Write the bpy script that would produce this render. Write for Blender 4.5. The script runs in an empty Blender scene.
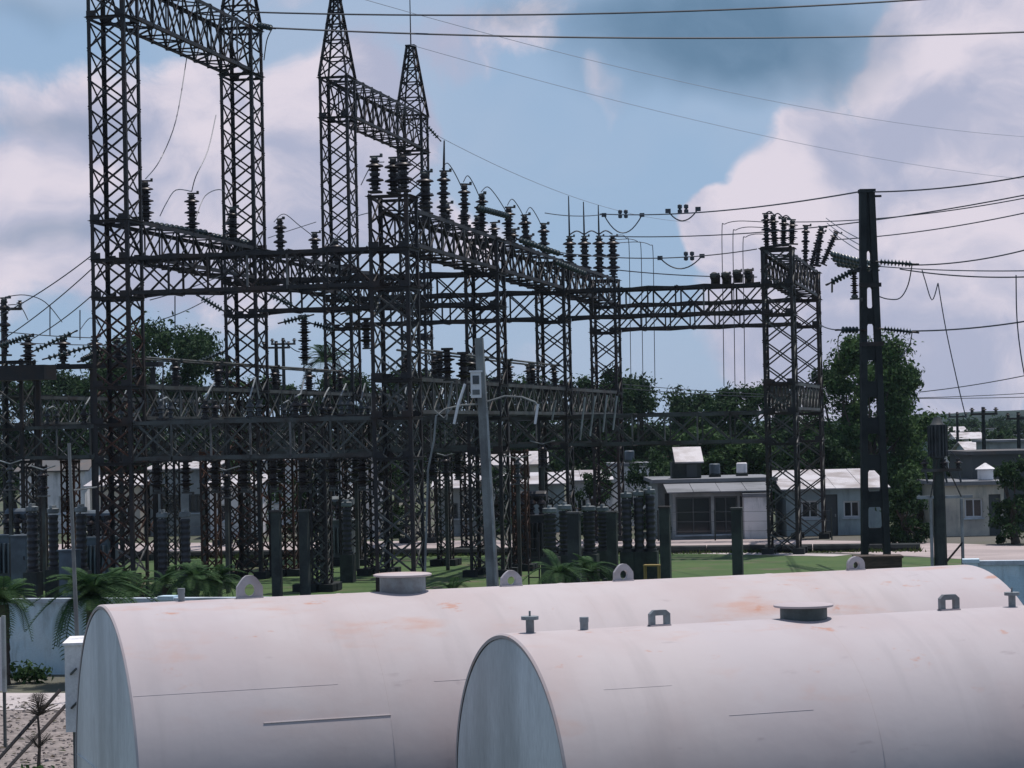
import bpy, bmesh, math, random
from mathutils import Vector, Matrix, noise

random.seed(11)
SC = bpy.context.scene
COL = SC.collection
rad = math.radians

# ------------------------------------------------------------------ camera
F = 2290.0
CAMZ = 4.8
PITCH, ROLL = rad(1.15), rad(1.25)
cam_rot = Matrix.Rotation(math.pi / 2 + PITCH, 3, 'X') @ Matrix.Rotation(-ROLL, 3, 'Z')
cd = bpy.data.cameras.new('camera')
cd.sensor_width = 36.0
cd.lens = F / 1024.0 * 36.0
cd.clip_start = 0.1
cd.clip_end = 9000.0
cam = bpy.data.objects.new('camera', cd)
cam.matrix_world = Matrix.Translation((0, 0, CAMZ)) @ cam_rot.to_4x4()
COL.objects.link(cam)
SC.camera = cam

# ------------------------------------------------------------------ exposure
SC.view_settings.view_transform = 'Standard'
SC.view_settings.look = 'None'
SC.view_settings.gamma = 1.0
SC.view_settings.exposure = 0.0
SC.view_settings.use_curve_mapping = False
SC.render.resolution_x, SC.render.resolution_y = 1024, 768
SC.cycles.max_bounces = 4
SC.cycles.transparent_max_bounces = 8
SC.cycles.volume_bounces = 0


def P(px, py, Y):
    """world point at depth Y that lies behind the given place of the photograph"""
    d = cam_rot @ Vector(((px - 512) / F, -(py - 384) / F, -1.0))
    return Vector((0, 0, CAMZ)) + d * (Y / d.y)


def D(px, py):
    return (cam_rot @ Vector(((px - 512) / F, -(py - 384) / F, -1.0))).normalized()


# ------------------------------------------------------------------ sun and sky
SUN_EL, SUN_AZ = rad(73.5), rad(41)        # azimuth from +Y towards +X
sun_dir = Vector((math.cos(SUN_EL) * math.sin(SUN_AZ), math.cos(SUN_EL) * math.cos(SUN_AZ), math.sin(SUN_EL)))
sl = bpy.data.lights.new('sun', 'SUN')
sl.energy = 4.3
sl.angle = rad(0.53)
sl.color = (1.0, 0.925, 0.885)
sun = bpy.data.objects.new('sun', sl)
sun.rotation_euler = sun_dir.to_track_quat('Z', 'Y').to_euler()
sun.location = (0, 0, 60)
COL.objects.link(sun)


class NT:
    """small node-tree helper"""
    def __init__(s, tree):
        s.t = tree
        s.n = tree.nodes
        s.l = tree.links

    def node(s, kind, **kw):
        n = s.n.new(kind)
        for k, v in kw.items():
            setattr(n, k, v)
        return n

    def put(s, sock, v):
        if v is None:
            return
        if hasattr(v, 'is_output') or isinstance(v, bpy.types.NodeSocket):
            s.l.new(v, sock)
        else:
            sock.default_value = v

    def m(s, op, a, b=None, c=None, clamp=False):
        n = s.node('ShaderNodeMath', operation=op, use_clamp=clamp)
        s.put(n.inputs[0], a)
        if b is not None: s.put(n.inputs[1], b)
        if c is not None: s.put(n.inputs[2], c)
        return n.outputs[0]

    def v(s, op, a, b=None):
        n = s.node('ShaderNodeVectorMath', operation=op)
        s.put(n.inputs[0], a)
        if b is not None: s.put(n.inputs[1], b)
        return n.outputs['Value'] if op in ('LENGTH', 'DOT_PRODUCT') else n.outputs[0]

    def rng(s, x, a, b, c=0.0, d=1.0, smooth=True):
        n = s.node('ShaderNodeMapRange', clamp=True)
        if smooth: n.interpolation_type = 'SMOOTHSTEP'
        s.put(n.inputs['Value'], x)
        n.inputs['From Min'].default_value = a
        n.inputs['From Max'].default_value = b
        n.inputs['To Min'].default_value = c
        n.inputs['To Max'].default_value = d
        return n.outputs[0]

    def mix(s, f, a, b):
        n = s.node('ShaderNodeMix', data_type='RGBA')
        s.put(n.inputs[0], f)
        for sock, v in ((n.inputs[6], a), (n.inputs[7], b)):
            if isinstance(v, (tuple, list)) and len(v) == 3: v = (*v, 1)
            s.put(sock, v)
        return n.outputs[2]

    def noise(s, vec, scale, detail=4.0, rough=0.55, dist=0.0):
        n = s.node('ShaderNodeTexNoise')
        s.put(n.inputs['Vector'], vec)
        n.inputs['Scale'].default_value = scale
        n.inputs['Detail'].default_value = detail
        n.inputs['Roughness'].default_value = rough
        n.inputs['Distortion'].default_value = dist
        return n.outputs['Fac']

    def mapping(s, vec, scale=(1, 1, 1), loc=(0, 0, 0)):
        n = s.node('ShaderNodeMapping')
        s.put(n.inputs['Vector'], vec)
        n.inputs['Scale'].default_value = scale
        n.inputs['Location'].default_value = loc
        return n.outputs[0]


world = bpy.data.worlds.new('World')
SC.world = world
world.use_nodes = True
W = NT(world.node_tree)
W.n.clear()
SKY_STRENGTH = 0.1
wout = W.node('ShaderNodeOutputWorld')
bg = W.node('ShaderNodeBackground')
bg.inputs['Strength'].default_value = SKY_STRENGTH
W.l.new(bg.outputs[0], wout.inputs[0])
sky = W.node('ShaderNodeTexSky')
sky.sky_type = 'NISHITA'
sky.sun_disc = False
sky.sun_elevation = SUN_EL
sky.sun_rotation = SUN_AZ
sky.air_density, sky.dust_density, sky.ozone_density = 1.0, 0.6, 1.6
gen = W.node('ShaderNodeTexCoord').outputs['Generated']
wdir = W.v('NORMALIZE', gen)
warp = W.node('ShaderNodeTexNoise')
warp.inputs['Scale'].default_value = 13.0
warp.inputs['Detail'].default_value = 3.0
W.l.new(wdir, warp.inputs['Vector'])
wv = W.v('MULTIPLY', W.v('SUBTRACT', warp.outputs['Color'], (0.5, 0.5, 0.5)), (0.085, 0.0, 0.07))
wd2 = W.v('ADD', wdir, wv)


def blob(px, py, sx, sy, edge=0.0):
    """soft cloud body centred on a direction, sx / sy half sizes in pixels of angle"""
    d = D(px, py)
    q = W.v('MULTIPLY', W.v('SUBTRACT', wd2, tuple(d)), (F / sx, F / sx, F / sy))
    return W.rng(W.v('LENGTH', q), 1.0, edge, 0.0, 1.0)


def most(specs):
    r = None
    for (px, py, sx, sy, wgt, edge) in specs:
        b = W.m('MULTIPLY', blob(px, py, sx, sy, edge), wgt)
        r = b if r is None else W.m('MAXIMUM', r, b)
    return r


# cumulus: a noise field all round, with the bodies and the clear gap where the photograph has them
field = W.noise(W.mapping(wd2, (1, 1, 1.9), (3.1, 0.4, 0.2)), 6.0, 3.0, 0.55)
fine = W.noise(W.mapping(wd2, (1, 1, 1.4)), 26.0, 6.0, 0.62)
bodies = most([(150, 190, 330, 190, .85, .3), (330, 130, 110, 110, .8, .3), (915, 280, 265, 190, 1.25, .6), (990, 80, 140, 170, 1.2, .5), (735, 240, 85, 80, 1.1, .45), (850, 150, 90, 70, .9, .2),
               (627, 105, 42, 55, .75, .2), (480, 215, 130, 60, .6, .1), (520, 40, 200, 60, .55, .1)])
gap = most([(590, 165, 190, 110, 1.0, .3), (40, 40, 45, 32, .8, .1), (290, 60, 45, 50, .6, .1), (190, 20, 60, 40, .4, .1)])
cover = W.m('ADD', W.m('MULTIPLY', field, 0.85), W.m('MULTIPLY', bodies, 0.55))
cover = W.m('SUBTRACT', cover, W.m('MULTIPLY', gap, 0.30))
cover = W.m('ADD', cover, W.m('MULTIPLY', W.m('SUBTRACT', fine, 0.5), 0.42))
alpha = W.rng(cover, 0.51, 0.70)
# the clouds' own tones: bright heads, lavender grey bodies
k = 1.0 / SKY_STRENGTH
tone = W.m('ADD', W.noise(W.mapping(wd2, (1, 1, 1.7), (0, 2.0, .02)), 10.0, 3.0, 0.5), W.m('MULTIPLY', W.m('SUBTRACT', fine, .5), .7))
heads = most([(30, 175, 110, 55, .22, .1), (780, 190, 95, 60, .25, .1), (960, 40, 70, 60, .22, .1), (310, 90, 60, 70, .22, .1), (905, 70, 80, 60, .1, .1), (480, 190, 80, 40, .15, .1)])
tone = W.m('ADD', tone, heads)
ccol = W.mix(W.rng(tone, 0.36, 0.74), (0.43 * k, 0.46 * k, 0.61 * k), (0.74 * k, 0.685 * k, 0.775 * k))
dark = most([(745, 40, 210, 85, .95, .25), (560, 20, 130, 34, .4, .1), (45, 122, 120, 22, .32, .1), (70, 240, 120, 24, .38, .1), (30, 10, 90, 40, .3, .1)])
dark = W.m('MULTIPLY', dark, W.rng(fine, .2, .6, .75, 1.0))
# air light: paler towards the horizon
sep = W.node('ShaderNodeSeparateXYZ')
W.l.new(wdir, sep.inputs[0])
skyc = W.mix(W.rng(sep.outputs[2], 0.05, 0.5, .88, .0), sky.outputs[0], (0.31 * k, 0.45 * k, 0.66 * k))
veil = W.m('MULTIPLY', W.rng(field, .35, .62), .45)          # thin high cloud
skyc = W.mix(veil, skyc, (0.46 * k, 0.535 * k, 0.68 * k))
c1 = W.mix(alpha, skyc, ccol)
c2 = W.mix(dark, c1, (0.125 * k, 0.225 * k, 0.35 * k))
W.l.new(c2, bg.inputs['Color'])
world.cycles.sampling_method = 'MANUAL'
world.cycles.sample_map_resolution = 512


# ------------------------------------------------------------------ materials
MATS = {}


def material(name, base, rough=0.7, metal=0.0, var=None, var_scale=3.0, var_range=(0.4, 0.65), bump=0.0, bump_scale=20.0,
             spec=0.5, extra=None, stretch=(1, 1, 1), fine=0.12, fine_scale=40.0):
    m = bpy.data.materials.new(name)
    m.use_nodes = True
    t = NT(m.node_tree)
    bs = m.node_tree.nodes['Principled BSDF']
    pos = t.node('ShaderNodeNewGeometry').outputs['Position']
    vec = t.mapping(pos, stretch)
    col = (*base, 1)
    if var is not None:
        f = t.rng(t.noise(vec, var_scale, 5.0, 0.6), var_range[0], var_range[1])
        col = t.mix(f, base, var)
    if fine:
        fn = t.noise(vec, fine_scale, 3.0, 0.6)
        g = t.rng(fn, .25, .75, 1 - fine, 1 + fine, smooth=False)
        mx = t.node('ShaderNodeVectorMath', operation='MULTIPLY')
        if isinstance(col, tuple):
            mx.inputs[0].default_value = col[:3]
        else:
            t.l.new(col, mx.inputs[0])
        cb = t.node('ShaderNodeCombineXYZ')
        for i in range(3): t.l.new(g, cb.inputs[i])
        t.l.new(cb.outputs[0], mx.inputs[1])
        col = mx.outputs[0]
    if extra: col = extra(t, pos, col)
    t.put(bs.inputs['Base Color'], col)
    bs.inputs['Roughness'].default_value = rough
    bs.inputs['Metallic'].default_value = metal
    bs.inputs['Specular IOR Level'].default_value = spec
    if bump:
        bn = t.node('ShaderNodeBump')
        bn.inputs['Strength'].default_value = bump
        bn.inputs['Distance'].default_value = 0.02
        t.l.new(t.noise(vec, bump_scale, 5.0, 0.6), bn.inputs['Height'])
        t.l.new(bn.outputs[0], bs.inputs['Normal'])
    MATS[name] = m
    return m


def foliage(name, a, b, trans=0.25):
    m = bpy.data.materials.new(name)
    m.use_nodes = True
    t = NT(m.node_tree)
    bs = m.node_tree.nodes['Principled BSDF']
    geo = t.node('ShaderNodeNewGeometry')
    f = t.m('ADD', t.m('MULTIPLY', geo.outputs['Random Per Island'], .6), t.m('MULTIPLY', t.noise(geo.outputs['Position'], .7, 3.0), .5))
    col = t.mix(t.rng(f, .2, .85), a, b)
    t.put(bs.inputs['Base Color'], col)
    bs.inputs['Roughness'].default_value = 0.7
    bs.inputs['Specular IOR Level'].default_value = 0.12
    tr = t.node('ShaderNodeBsdfTranslucent')
    t.l.new(col, tr.inputs['Color'])
    mx = t.node('ShaderNodeMixShader')
    mx.inputs[0].default_value = trans
    t.l.new(bs.outputs[0], mx.inputs[1])
    t.l.new(tr.outputs[0], mx.inputs[2])
    t.l.new(mx.outputs[0], m.node_tree.nodes['Material Output'].inputs[0])
    MATS[name] = m
    return m


def tank_paint(name, base, seed):
    """weathered white paint: chalky patches, pinkish rust bloom, faint vertical run marks (object space of the tank)"""
    m = bpy.data.materials.new(name)
    m.use_nodes = True
    t = NT(m.node_tree)
    bs = m.node_tree.nodes['Principled BSDF']
    oc = t.node('ShaderNodeTexCoord').outputs['Object']
    v = t.mapping(oc, (1, 1, 1), (seed, seed * .3, 0))
    big = t.noise(v, 0.9, 4.0, .55)
    col = t.mix(t.rng(big, .38, .66), base, tuple(x * y for x, y in zip(base, (.93, .885, .875))))
    # streaks running round the shell
    vs = t.mapping(oc, (3.2, .35, .35), (seed * 2, 0, 0))
    streak = t.noise(vs, 1.6, 5.0, .6)
    col = t.mix(t.m('MULTIPLY', t.rng(streak, .5, .72), .42), col, tuple(x * .8 for x in base))
    # plate to plate differences in the old paint
    plate = t.noise(t.mapping(oc, (.55, .05, .12), (seed, 0, 0)), 1.3, 0.0)
    col = t.mix(t.m('MULTIPLY', t.rng(plate, .35, .65), .22), col, (base[0] * .86, base[1] * .9, base[2]))
    # rust bloom near the crown
    rv = t.mapping(oc, (.55, 1.5, 1.3), (seed * 1.7, 4, 0))
    rn = t.noise(rv, 1.25, 6.0, .62)
    sz = t.node('ShaderNodeSeparateXYZ')
    t.l.new(oc, sz.inputs[0])
    rust = t.m('MULTIPLY', t.rng(rn, .555, .74), t.rng(sz.outputs[2], 2.3, 3.15))      # water stands on the crown of the shell
    col = t.mix(t.m('MULTIPLY', rust, .62), col, (.44, .24, .17))
    r2_ = t.noise(t.mapping(oc, (1.6, 3.0, 2.4), (seed, 2, 5)), 1.5, 7.0, .68)
    spots = t.m('MULTIPLY', t.rng(r2_, .62, .70), t.rng(sz.outputs[2], 2.7, 3.2))
    col = t.mix(t.m('MULTIPLY', spots, .6), col, (.42, .19, .11))
    sm = t.noise(t.mapping(oc, (1.0, 3.5, 3.5), (seed, 1, 2)), 2.2, 5.0, .6)
    col = t.mix(t.m('MULTIPLY', t.rng(sm, .64, .72), .35), col, (.26, .22, .23))
    t.put(bs.inputs['Base Color'], col)
    bs.inputs['Roughness'].default_value = .72
    bs.inputs['Specular IOR Level'].default_value = .18
    bn = t.node('ShaderNodeBump')
    bn.inputs['Strength'].default_value = .22
    bn.inputs['Distance'].default_value = .03
    t.l.new(t.noise(v, 2.2, 4.0, .5), bn.inputs['Height'])
    t.l.new(bn.outputs[0], bs.inputs['Normal'])
    MATS[name] = m


tank_paint('tank_white', (.455, .418, .422), 2.3)
tank_paint('tank_white_front', (.445, .408, .412), 7.9)
material('cap_paint', (.62, .645, .65), .6, var=(.42, .44, .44), var_scale=1.2, stretch=(1, 1, .25))
material('fitting_paint', (.20, .235, .25), .55, var=(.15, .155, .16), var_scale=6)
material('neck_paint', (.075, .10, .102), .6, var=(.05, .065, .066), var_scale=6)
material('lug_paint', (.34, .33, .35), .55, var=(.28, .25, .25), var_scale=5)
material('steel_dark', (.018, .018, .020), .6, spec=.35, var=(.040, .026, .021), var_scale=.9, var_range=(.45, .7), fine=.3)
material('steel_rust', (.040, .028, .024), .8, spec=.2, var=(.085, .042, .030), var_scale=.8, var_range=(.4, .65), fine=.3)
material('steel_grey', (.078, .088, .085), .6, spec=.3, var=(.045, .038, .034), var_scale=1.1, fine=.25)  # on lower towers and beams this lighter tone paints in the sunlit look
material('steel_pale', (.15, .155, .155), .6, spec=.3, var=(.07, .062, .058), var_scale=1.4, fine=.25)  # on braces and uprights, sun glints put into the steel colour
material('galvanised', (.30, .33, .34), .5, metal=.4, var=(.2, .21, .21), var_scale=2)
material('porcelain', (.014, .012, .014), .4, var=(.025, .018, .017), var_scale=6, spec=.35)
material('porcelain_grey', (.045, .05, .055), .4, spec=.35)
material('glass_green', (.018, .034, .036), .3, spec=.4, var=(.03, .05, .05), var_scale=5)
material('wire', (.045, .055, .07), .5, metal=.3, fine=0)
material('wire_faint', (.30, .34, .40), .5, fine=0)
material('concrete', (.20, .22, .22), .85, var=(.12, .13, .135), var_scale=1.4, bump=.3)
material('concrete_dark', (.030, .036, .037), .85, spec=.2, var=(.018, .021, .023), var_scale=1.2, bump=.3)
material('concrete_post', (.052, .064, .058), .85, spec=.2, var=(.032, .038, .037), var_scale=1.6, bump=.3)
material('equipment_black', (.012, .014, .018), .45, var=(.025, .025, .03), var_scale=4)
material('equipment_grey', (.17, .20, .21), .55, var=(.10, .115, .12), var_scale=3)
material('equipment_blue', (.09, .125, .155), .6, var=(.06, .08, .10), var_scale=2)
material('can_grey', (.062, .070, .072), .6, spec=.3, var=(.035, .04, .042), var_scale=3)
material('yellow_paint', (.22, .16, .04), .7)
material('meter_white', (.62, .64, .66), .5)
material('dark_glass', (.015, .02, .026), .12, spec=.6, fine=0)
material('blue_paint', (.05, .16, .42), .5)


def stains(t, pos, col):
    n = t.noise(t.mapping(pos, (1.6, 1.6, .35)), 1.1, 6.0, .62)
    return t.mix(t.m('MULTIPLY', t.rng(n, .52, .68), .55), col, (.12, .15, .16))


material('wall_blue', (.42, .58, .68), .85, var=(.54, .66, .73), var_scale=.7, extra=stains, bump=.2)
material('coping', (.46, .53, .60), .85, var=(.30, .34, .38), var_scale=1.5)
material('plaster_white', (.74, .73, .74), .85, var=(.58, .58, .60), var_scale=.8, extra=stains)
material('plaster_grey', (.27, .30, .31), .85, var=(.18, .20, .21), var_scale=.8, extra=stains)
material('plaster_blue', (.33, .41, .44), .85, var=(.25, .31, .34), var_scale=.7, extra=stains)
material('plaster_beige', (.52, .49, .42), .85, var=(.38, .36, .33), var_scale=.8, extra=stains)
material('roof_metal', (.50, .485, .50), .5, var=(.30, .27, .26), var_scale=.9)
material('roof_concrete', (.20, .21, .23), .9, var=(.13, .14, .15), var_scale=.6)
material('roof_dark', (.07, .075, .08), .8, var=(.11, .09, .08), var_scale=.6)
material('timber', (.09, .062, .045), .8, var=(.055, .04, .03), var_scale=4, stretch=(1, 1, 6))
material('shutter', (.05, .06, .065), .6)
material('frame_white', (.55, .56, .58), .6)
material('bark', (.07, .055, .045), .9, var=(.04, .033, .03), var_scale=3)
material('gravel_stone', (.25, .22, .205), .9, var=(.15, .13, .125), var_scale=9, fine=.3)
material('litter_leaf', (.10, .075, .055), .9, var=(.05, .06, .03), var_scale=3)
foliage('leaf_dark', (.012, .032, .016), (.040, .080, .030))
foliage('leaf_mid', (.022, .056, .022), (.072, .130, .045))
foliage('leaf_palm', (.016, .048, .020), (.060, .120, .042), .25)
foliage('grass_blade', (.030, .070, .018), (.075, .090, .034), .3)
foliage('leaf_dry', (.035, .035, .03), (.07, .06, .05), .1)


def soil(t, pos, col):
    n = t.noise(pos, .06, 5.0, .6)
    return t.mix(t.rng(n, .45, .62), col, (.10, .095, .08))


material('earth', (.042, .060, .032), .95, var=(.075, .085, .045), var_scale=.25, extra=soil, bump=.5, bump_scale=4)
material('yard', (.055, .055, .050), .95, var=(.085, .080, .068), var_scale=.5, bump=.4, bump_scale=9)
material('gravel', (.235, .205, .19), .95, var=(.15, .13, .12), var_scale=2.2, bump=.8, bump_scale=14, fine=.4, fine_scale=12)
material('path_concrete', (.46, .42, .41), .9, var=(.36, .33, .325), var_scale=.8, bump=.2)
material('road_sand', (.38, .325, .315), .95, var=(.28, .24, .235), var_scale=.5, bump=.3, stretch=(.4, 1, 1))
def turf(t, pos, col):
    n = t.noise(t.mapping(pos, (.5, 1.2, 1)), .55, 6.0, .65)
    col = t.mix(t.rng(n, .54, .66), col, (.10, .085, .055))
    return col


material('lawn', (.036, .080, .015), .95, extra=turf, var=(.058, .100, .024), var_scale=.3, bump=.35, bump_scale=8, fine=.14, fine_scale=5)
material('hill_forest', (.012, .024, .020), .95, spec=.1, var=(.022, .036, .028), var_scale=.03, bump=1, bump_scale=.2)


# ------------------------------------------------------------------ mesh helpers
def new_mesh(name, verts, faces, mat, smooth=False):
    me = bpy.data.meshes.new(name)
    me.from_pydata(verts, [], faces)
    me.materials.append(MATS[mat] if isinstance(mat, str) else mat)
    if smooth:
        me.polygons.foreach_set('use_smooth', [True] * len(me.polygons))
    me.update()
    return me


class MB:
    """collects boxes, tubes, lathes and prisms for one mesh"""
    def __init__(s):
        s.v, s.f = [], []

    def add(s, v, f):
        o = len(s.v)
        s.v += [tuple(x) for x in v]
        s.f += [tuple(i + o for i in q) for q in f]

    def box(s, c, d, M=None):
        x, y, z = d[0] / 2, d[1] / 2, d[2] / 2
        v = [Vector((c[0] + sx * x, c[1] + sy * y, c[2] + sz * z)) for sz in (-1, 1) for sx, sy in ((-1, -1), (1, -1), (1, 1), (-1, 1))]
        if M is not None: v = [M @ p for p in v]
        s.add(v, [(0, 3, 2, 1), (4, 5, 6, 7), (0, 1, 5, 4), (1, 2, 6, 5), (2, 3, 7, 6), (3, 0, 4, 7)])
        return s

    def span(s, a, b):
        return s.box([(a[i] + b[i]) / 2 for i in range(3)], [abs(b[i] - a[i]) for i in range(3)])

    def tube(s, pts, r, n=6, caps=True):
        pts = [Vector(p) for p in pts]
        rs = r if isinstance(r, (list, tuple)) else [r] * len(pts)
        rings = []
        t0 = (pts[1] - pts[0]).normalized()
        ref = Vector((0, 0, 1)) if abs(t0.z) < .9 else Vector((1, 0, 0))
        x = t0.cross(ref).normalized()
        for i, p in enumerate(pts):
            a, b = pts[max(i - 1, 0)], pts[min(i + 1, len(pts) - 1)]
            t = (b - a).normalized()
            x = (x - t * x.dot(t)).normalized()
            y = t.cross(x)
            rings.append([p + (x * math.cos(2 * math.pi * k / n) + y * math.sin(2 * math.pi * k / n)) * rs[i] for k in range(n)])
        v = [q for ring in rings for q in ring]
        f = []
        for i in range(len(pts) - 1):
            for k in range(n):
                f.append((i * n + k, i * n + (k + 1) % n, (i + 1) * n + (k + 1) % n, (i + 1) * n + k))
        if caps:
            f.append(tuple(reversed(range(n))))
            f.append(tuple((len(pts) - 1) * n + k for k in range(n)))
        s.add(v, f)
        return s

    def lathe(s, prof, n=12, M=None, caps=True):
        """prof: (radius, z) from bottom to top, about +Z"""
        v = []
        for r, z in prof:
            for k in range(n):
                a = 2 * math.pi * k / n
                p = Vector((r * math.cos(a), r * math.sin(a), z))
                v.append(M @ p if M is not None else p)
        f = []
        for i in range(len(prof) - 1):
            for k in range(n):
                f.append((i * n + k, i * n + (k + 1) % n, (i + 1) * n + (k + 1) % n, (i + 1) * n + k))
        if caps:
            f.append(tuple(reversed(range(n))))
            f.append(tuple((len(prof) - 1) * n + k for k in range(n)))
        s.add(v, f)
        return s

    def prism(s, poly, y0, y1, M=None):
        """poly in (x, z), extruded along y"""
        n = len(poly)
        v = [Vector((x, y0, z)) for x, z in poly] + [Vector((x, y1, z)) for x, z in poly]
        if M is not None: v = [M @ p for p in v]
        f = [tuple(range(n)), tuple(reversed(range(n, 2 * n)))]
        for i in range(n):
            f.append((i, i + n, (i + 1) % n + n, (i + 1) % n))
        s.add(v, f)
        return s

    def mesh(s, name, mat, smooth=False):
        return new_mesh(name, s.v, s.f, mat, smooth)

    def build(s, name, mat, parent=None, smooth=False):
        return put(name, s.mesh(name, mat, smooth), parent)


def put(name, mesh, parent=None, M=None):
    o = bpy.data.objects.new(name, mesh)
    COL.objects.link(o)
    if parent is not None: o.parent = parent
    if M is not None: o.matrix_basis = M
    return o


def tag(o, label, cat, group=None, kind='thing'):
    o['label'] = label
    o['category'] = cat
    o['kind'] = kind
    if group: o['group'] = group
    return o


def thing(name, label, cat, loc=(0, 0, 0), rotz=0.0, group=None, M=None):
    o = bpy.data.objects.new(name, None)
    o.empty_display_size = .2
    COL.objects.link(o)
    if M is not None:
        o.matrix_basis = M
    else:
        o.location = loc
        o.rotation_euler = (0, 0, rotz)
    return tag(o, label, cat, group)


def structure(o):
    o['kind'] = 'structure'
    return o


def auto_smooth(me, ang=40):
    bm = bmesh.new()
    bm.from_mesh(me)
    for f in bm.faces: f.smooth = True
    for e in bm.edges:
        if len(e.link_faces) == 2 and e.calc_face_angle(0) > rad(ang): e.smooth = False
    bm.to_mesh(me)
    bm.free()
    return me


ORD = ['first', 'second', 'third', 'fourth', 'fifth', 'sixth', 'seventh', 'eighth', 'ninth', 'tenth', 'eleventh', 'twelfth']

# L-section steel angle, unit length along +Z, unit flange width
TH = .14


def angle_mesh(mat):
    p = [(0, 0), (1, 0), (1, TH), (TH, TH), (TH, 1), (0, 1)]
    v = [(x, y, z) for z in (0, 1) for x, y in p]
    f = [(5, 4, 3, 2, 1, 0), (6, 7, 8, 9, 10, 11)] + [(i, (i + 1) % 6, (i + 1) % 6 + 6, i + 6) for i in range(6)]
    return new_mesh('steel_angle_' + mat, v, f, mat)


ANG = {m: angle_mesh(m) for m in ('steel_dark', 'steel_rust', 'steel_grey', 'steel_pale')}
pick = random.Random(3)


def bar(parent, name, a, b, size, mat='steel_dark', side=None):
    """one steel angle from a to b (local coordinates of the parent)"""
    a, b = Vector(a), Vector(b)
    z = b - a
    zn = z.normalized()
    ref = Vector(side) if side is not None else (Vector((0, 0, 1)) if abs(zn.z) < .9 else Vector((1, 0, 0)))
    x = (ref - zn * ref.dot(zn)).normalized()
    y = zn.cross(x)
    M = Matrix((( x.x * size, y.x * size, z.x, a.x), (x.y * size, y.y * size, z.y, a.y), (x.z * size, y.z * size, z.z, a.z), (0, 0, 0, 1)))
    return put(name, ANG[mat], parent, M)


# ------------------------------------------------------------------ the setting: ground, road, lawn
gm = MB()
gm.add([(-4000, -60, 0), (4000, -60, 0), (4000, 6000, 0), (-4000, 6000, 0)], [(0, 1, 2, 3)])
structure(gm.build('ground', 'earth'))

# substation grid: rows run along U, cross beams along V
U = Vector((.215, .9766, 0))
V = Vector((.9766, -.215, 0))
GROT = math.atan2(V.y, V.x)


def sheet(name, pts, z, mat, nx=1):
    n = len(pts)
    return structure(put(name, new_mesh(name, [(x, y, z) for x, y in pts], [tuple(range(n))], mat)))


sheet('yard_ground', [(-45, 55), (20, 44), (26, 82), (-40, 96)], .004, 'yard')
sheet('gravel_ground', [(-40, 26), (-6.2, 26), (-4.4, 42.2), (-40, 49.5)], .006, 'gravel')
sheet('footpath', [(-40, 47.4), (-5, 40.0), (-5, 42.6), (-40, 50.2)], .016, 'path_concrete')
sheet('lawn', [(-26, 74), (17.5, 60), (17.5, 76), (12.5, 83), (6.5, 87.5), (-12, 92), (-26, 95)], .012, 'lawn')


def ribbon(name, pts, w, z, mat):
    v, f = [], []
    for i, p in enumerate(pts):
        a, b = Vector(pts[max(i - 1, 0)]), Vector(pts[min(i + 1, len(pts) - 1)])
        t = (b - a).normalized()
        nrm = Vector((-t.y, t.x))
        p = Vector(p)
        v += [(*(p + nrm * w / 2), z), (*(p - nrm * w / 2), z)]
    for i in range(len(pts) - 1): f.append((2 * i, 2 * i + 1, 2 * i + 3, 2 * i + 2))
    return structure(put(name, new_mesh(name, v, f, mat)))


road_pts = [(-90, 118), (-40, 107), (-12, 99.5), (2, 95.5), (8, 93), (13, 89), (17, 83.5), (21, 76), (30, 58)]
ribbon('road', road_pts, 7.0, .010, 'road_sand')
ribbon('footpath', [(x - 1.2, y - 6.3) for x, y in road_pts[:6]], 1.3, .020, 'path_concrete')

# boundary wall of the tank yard, in bays with pilasters and coping
def boundary_wall(a, b, h, label, bays, name='boundary_wall'):
    a, b = Vector(a), Vector(b)
    L = (b - a).length
    w = thing(name, label, 'wall', (a.x, a.y, 0), math.atan2(b.y - a.y, b.x - a.x))
    n = bays
    for i in range(n):
        MB().span((i * L / n + .14, -.09, -.1), ((i + 1) * L / n - .14, .09, h)).build('wall_panel', 'wall_blue', w)
        MB().span((i * L / n + .12, -.13, h + .002), ((i + 1) * L / n - .12, .13, h + .09)).build('coping', 'coping', w)
    for i in range(n + 1):
        MB().span((i * L / n - .139, -.14, -.1), (i * L / n + .139, .14, h + .05)).span((i * L / n - .17, -.17, h + .052), (i * L / n + .17, .17, h + .13)).build('pilaster', 'wall_blue', w)
    return w


boundary_wall(Vector((-10, 47.2, 0)) - V * 8, Vector((-10, 47.2, 0)) + V * 14, 1.46, 'stained pale blue yard wall behind the left end of the tanks', 6)
boundary_wall((9.4, 47.4, 0), (17, 46.2, 0), 1.80, 'pale blue wall beyond the far right end of the tanks', 2)

# low dark kerb wall before the road
lw = thing('kerb_wall', 'low dark kerb wall along the far edge of the lawn', 'wall', (0, 0, 0))
for i in range(9):
    a = Vector((-20, 92.2, 0)).lerp(Vector((15, 84.8, 0)), i / 9)
    b = Vector((-20, 92.2, 0)).lerp(Vector((15, 84.8, 0)), (i + 1) / 9)
    MB().tube([a + Vector((0, 0, .13)), b + Vector((-.04, 0, .13))], .17, 8).build('pipe_length', 'concrete_dark', lw)

# ------------------------------------------------------------------ lattice towers and beams
ORD_ = ['first', 'second', 'third', 'fourth', 'fifth', 'sixth', 'seventh', 'eighth', 'ninth', 'tenth']
S = 1.15                                # side of a tower and width of a beam
ROWB, ROWT = 10.06, 11.15               # upper row beams
LATB, LATT = 8.93, 10.03                # upper cross beams
LROWB, LROWT = 5.32, 6.35               # lower row beams
LLATB, LLATT = 4.15, 5.28               # lower cross beams
TOPB, TOPT = 17.05, 18.6                # beams of the tall portal

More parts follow.
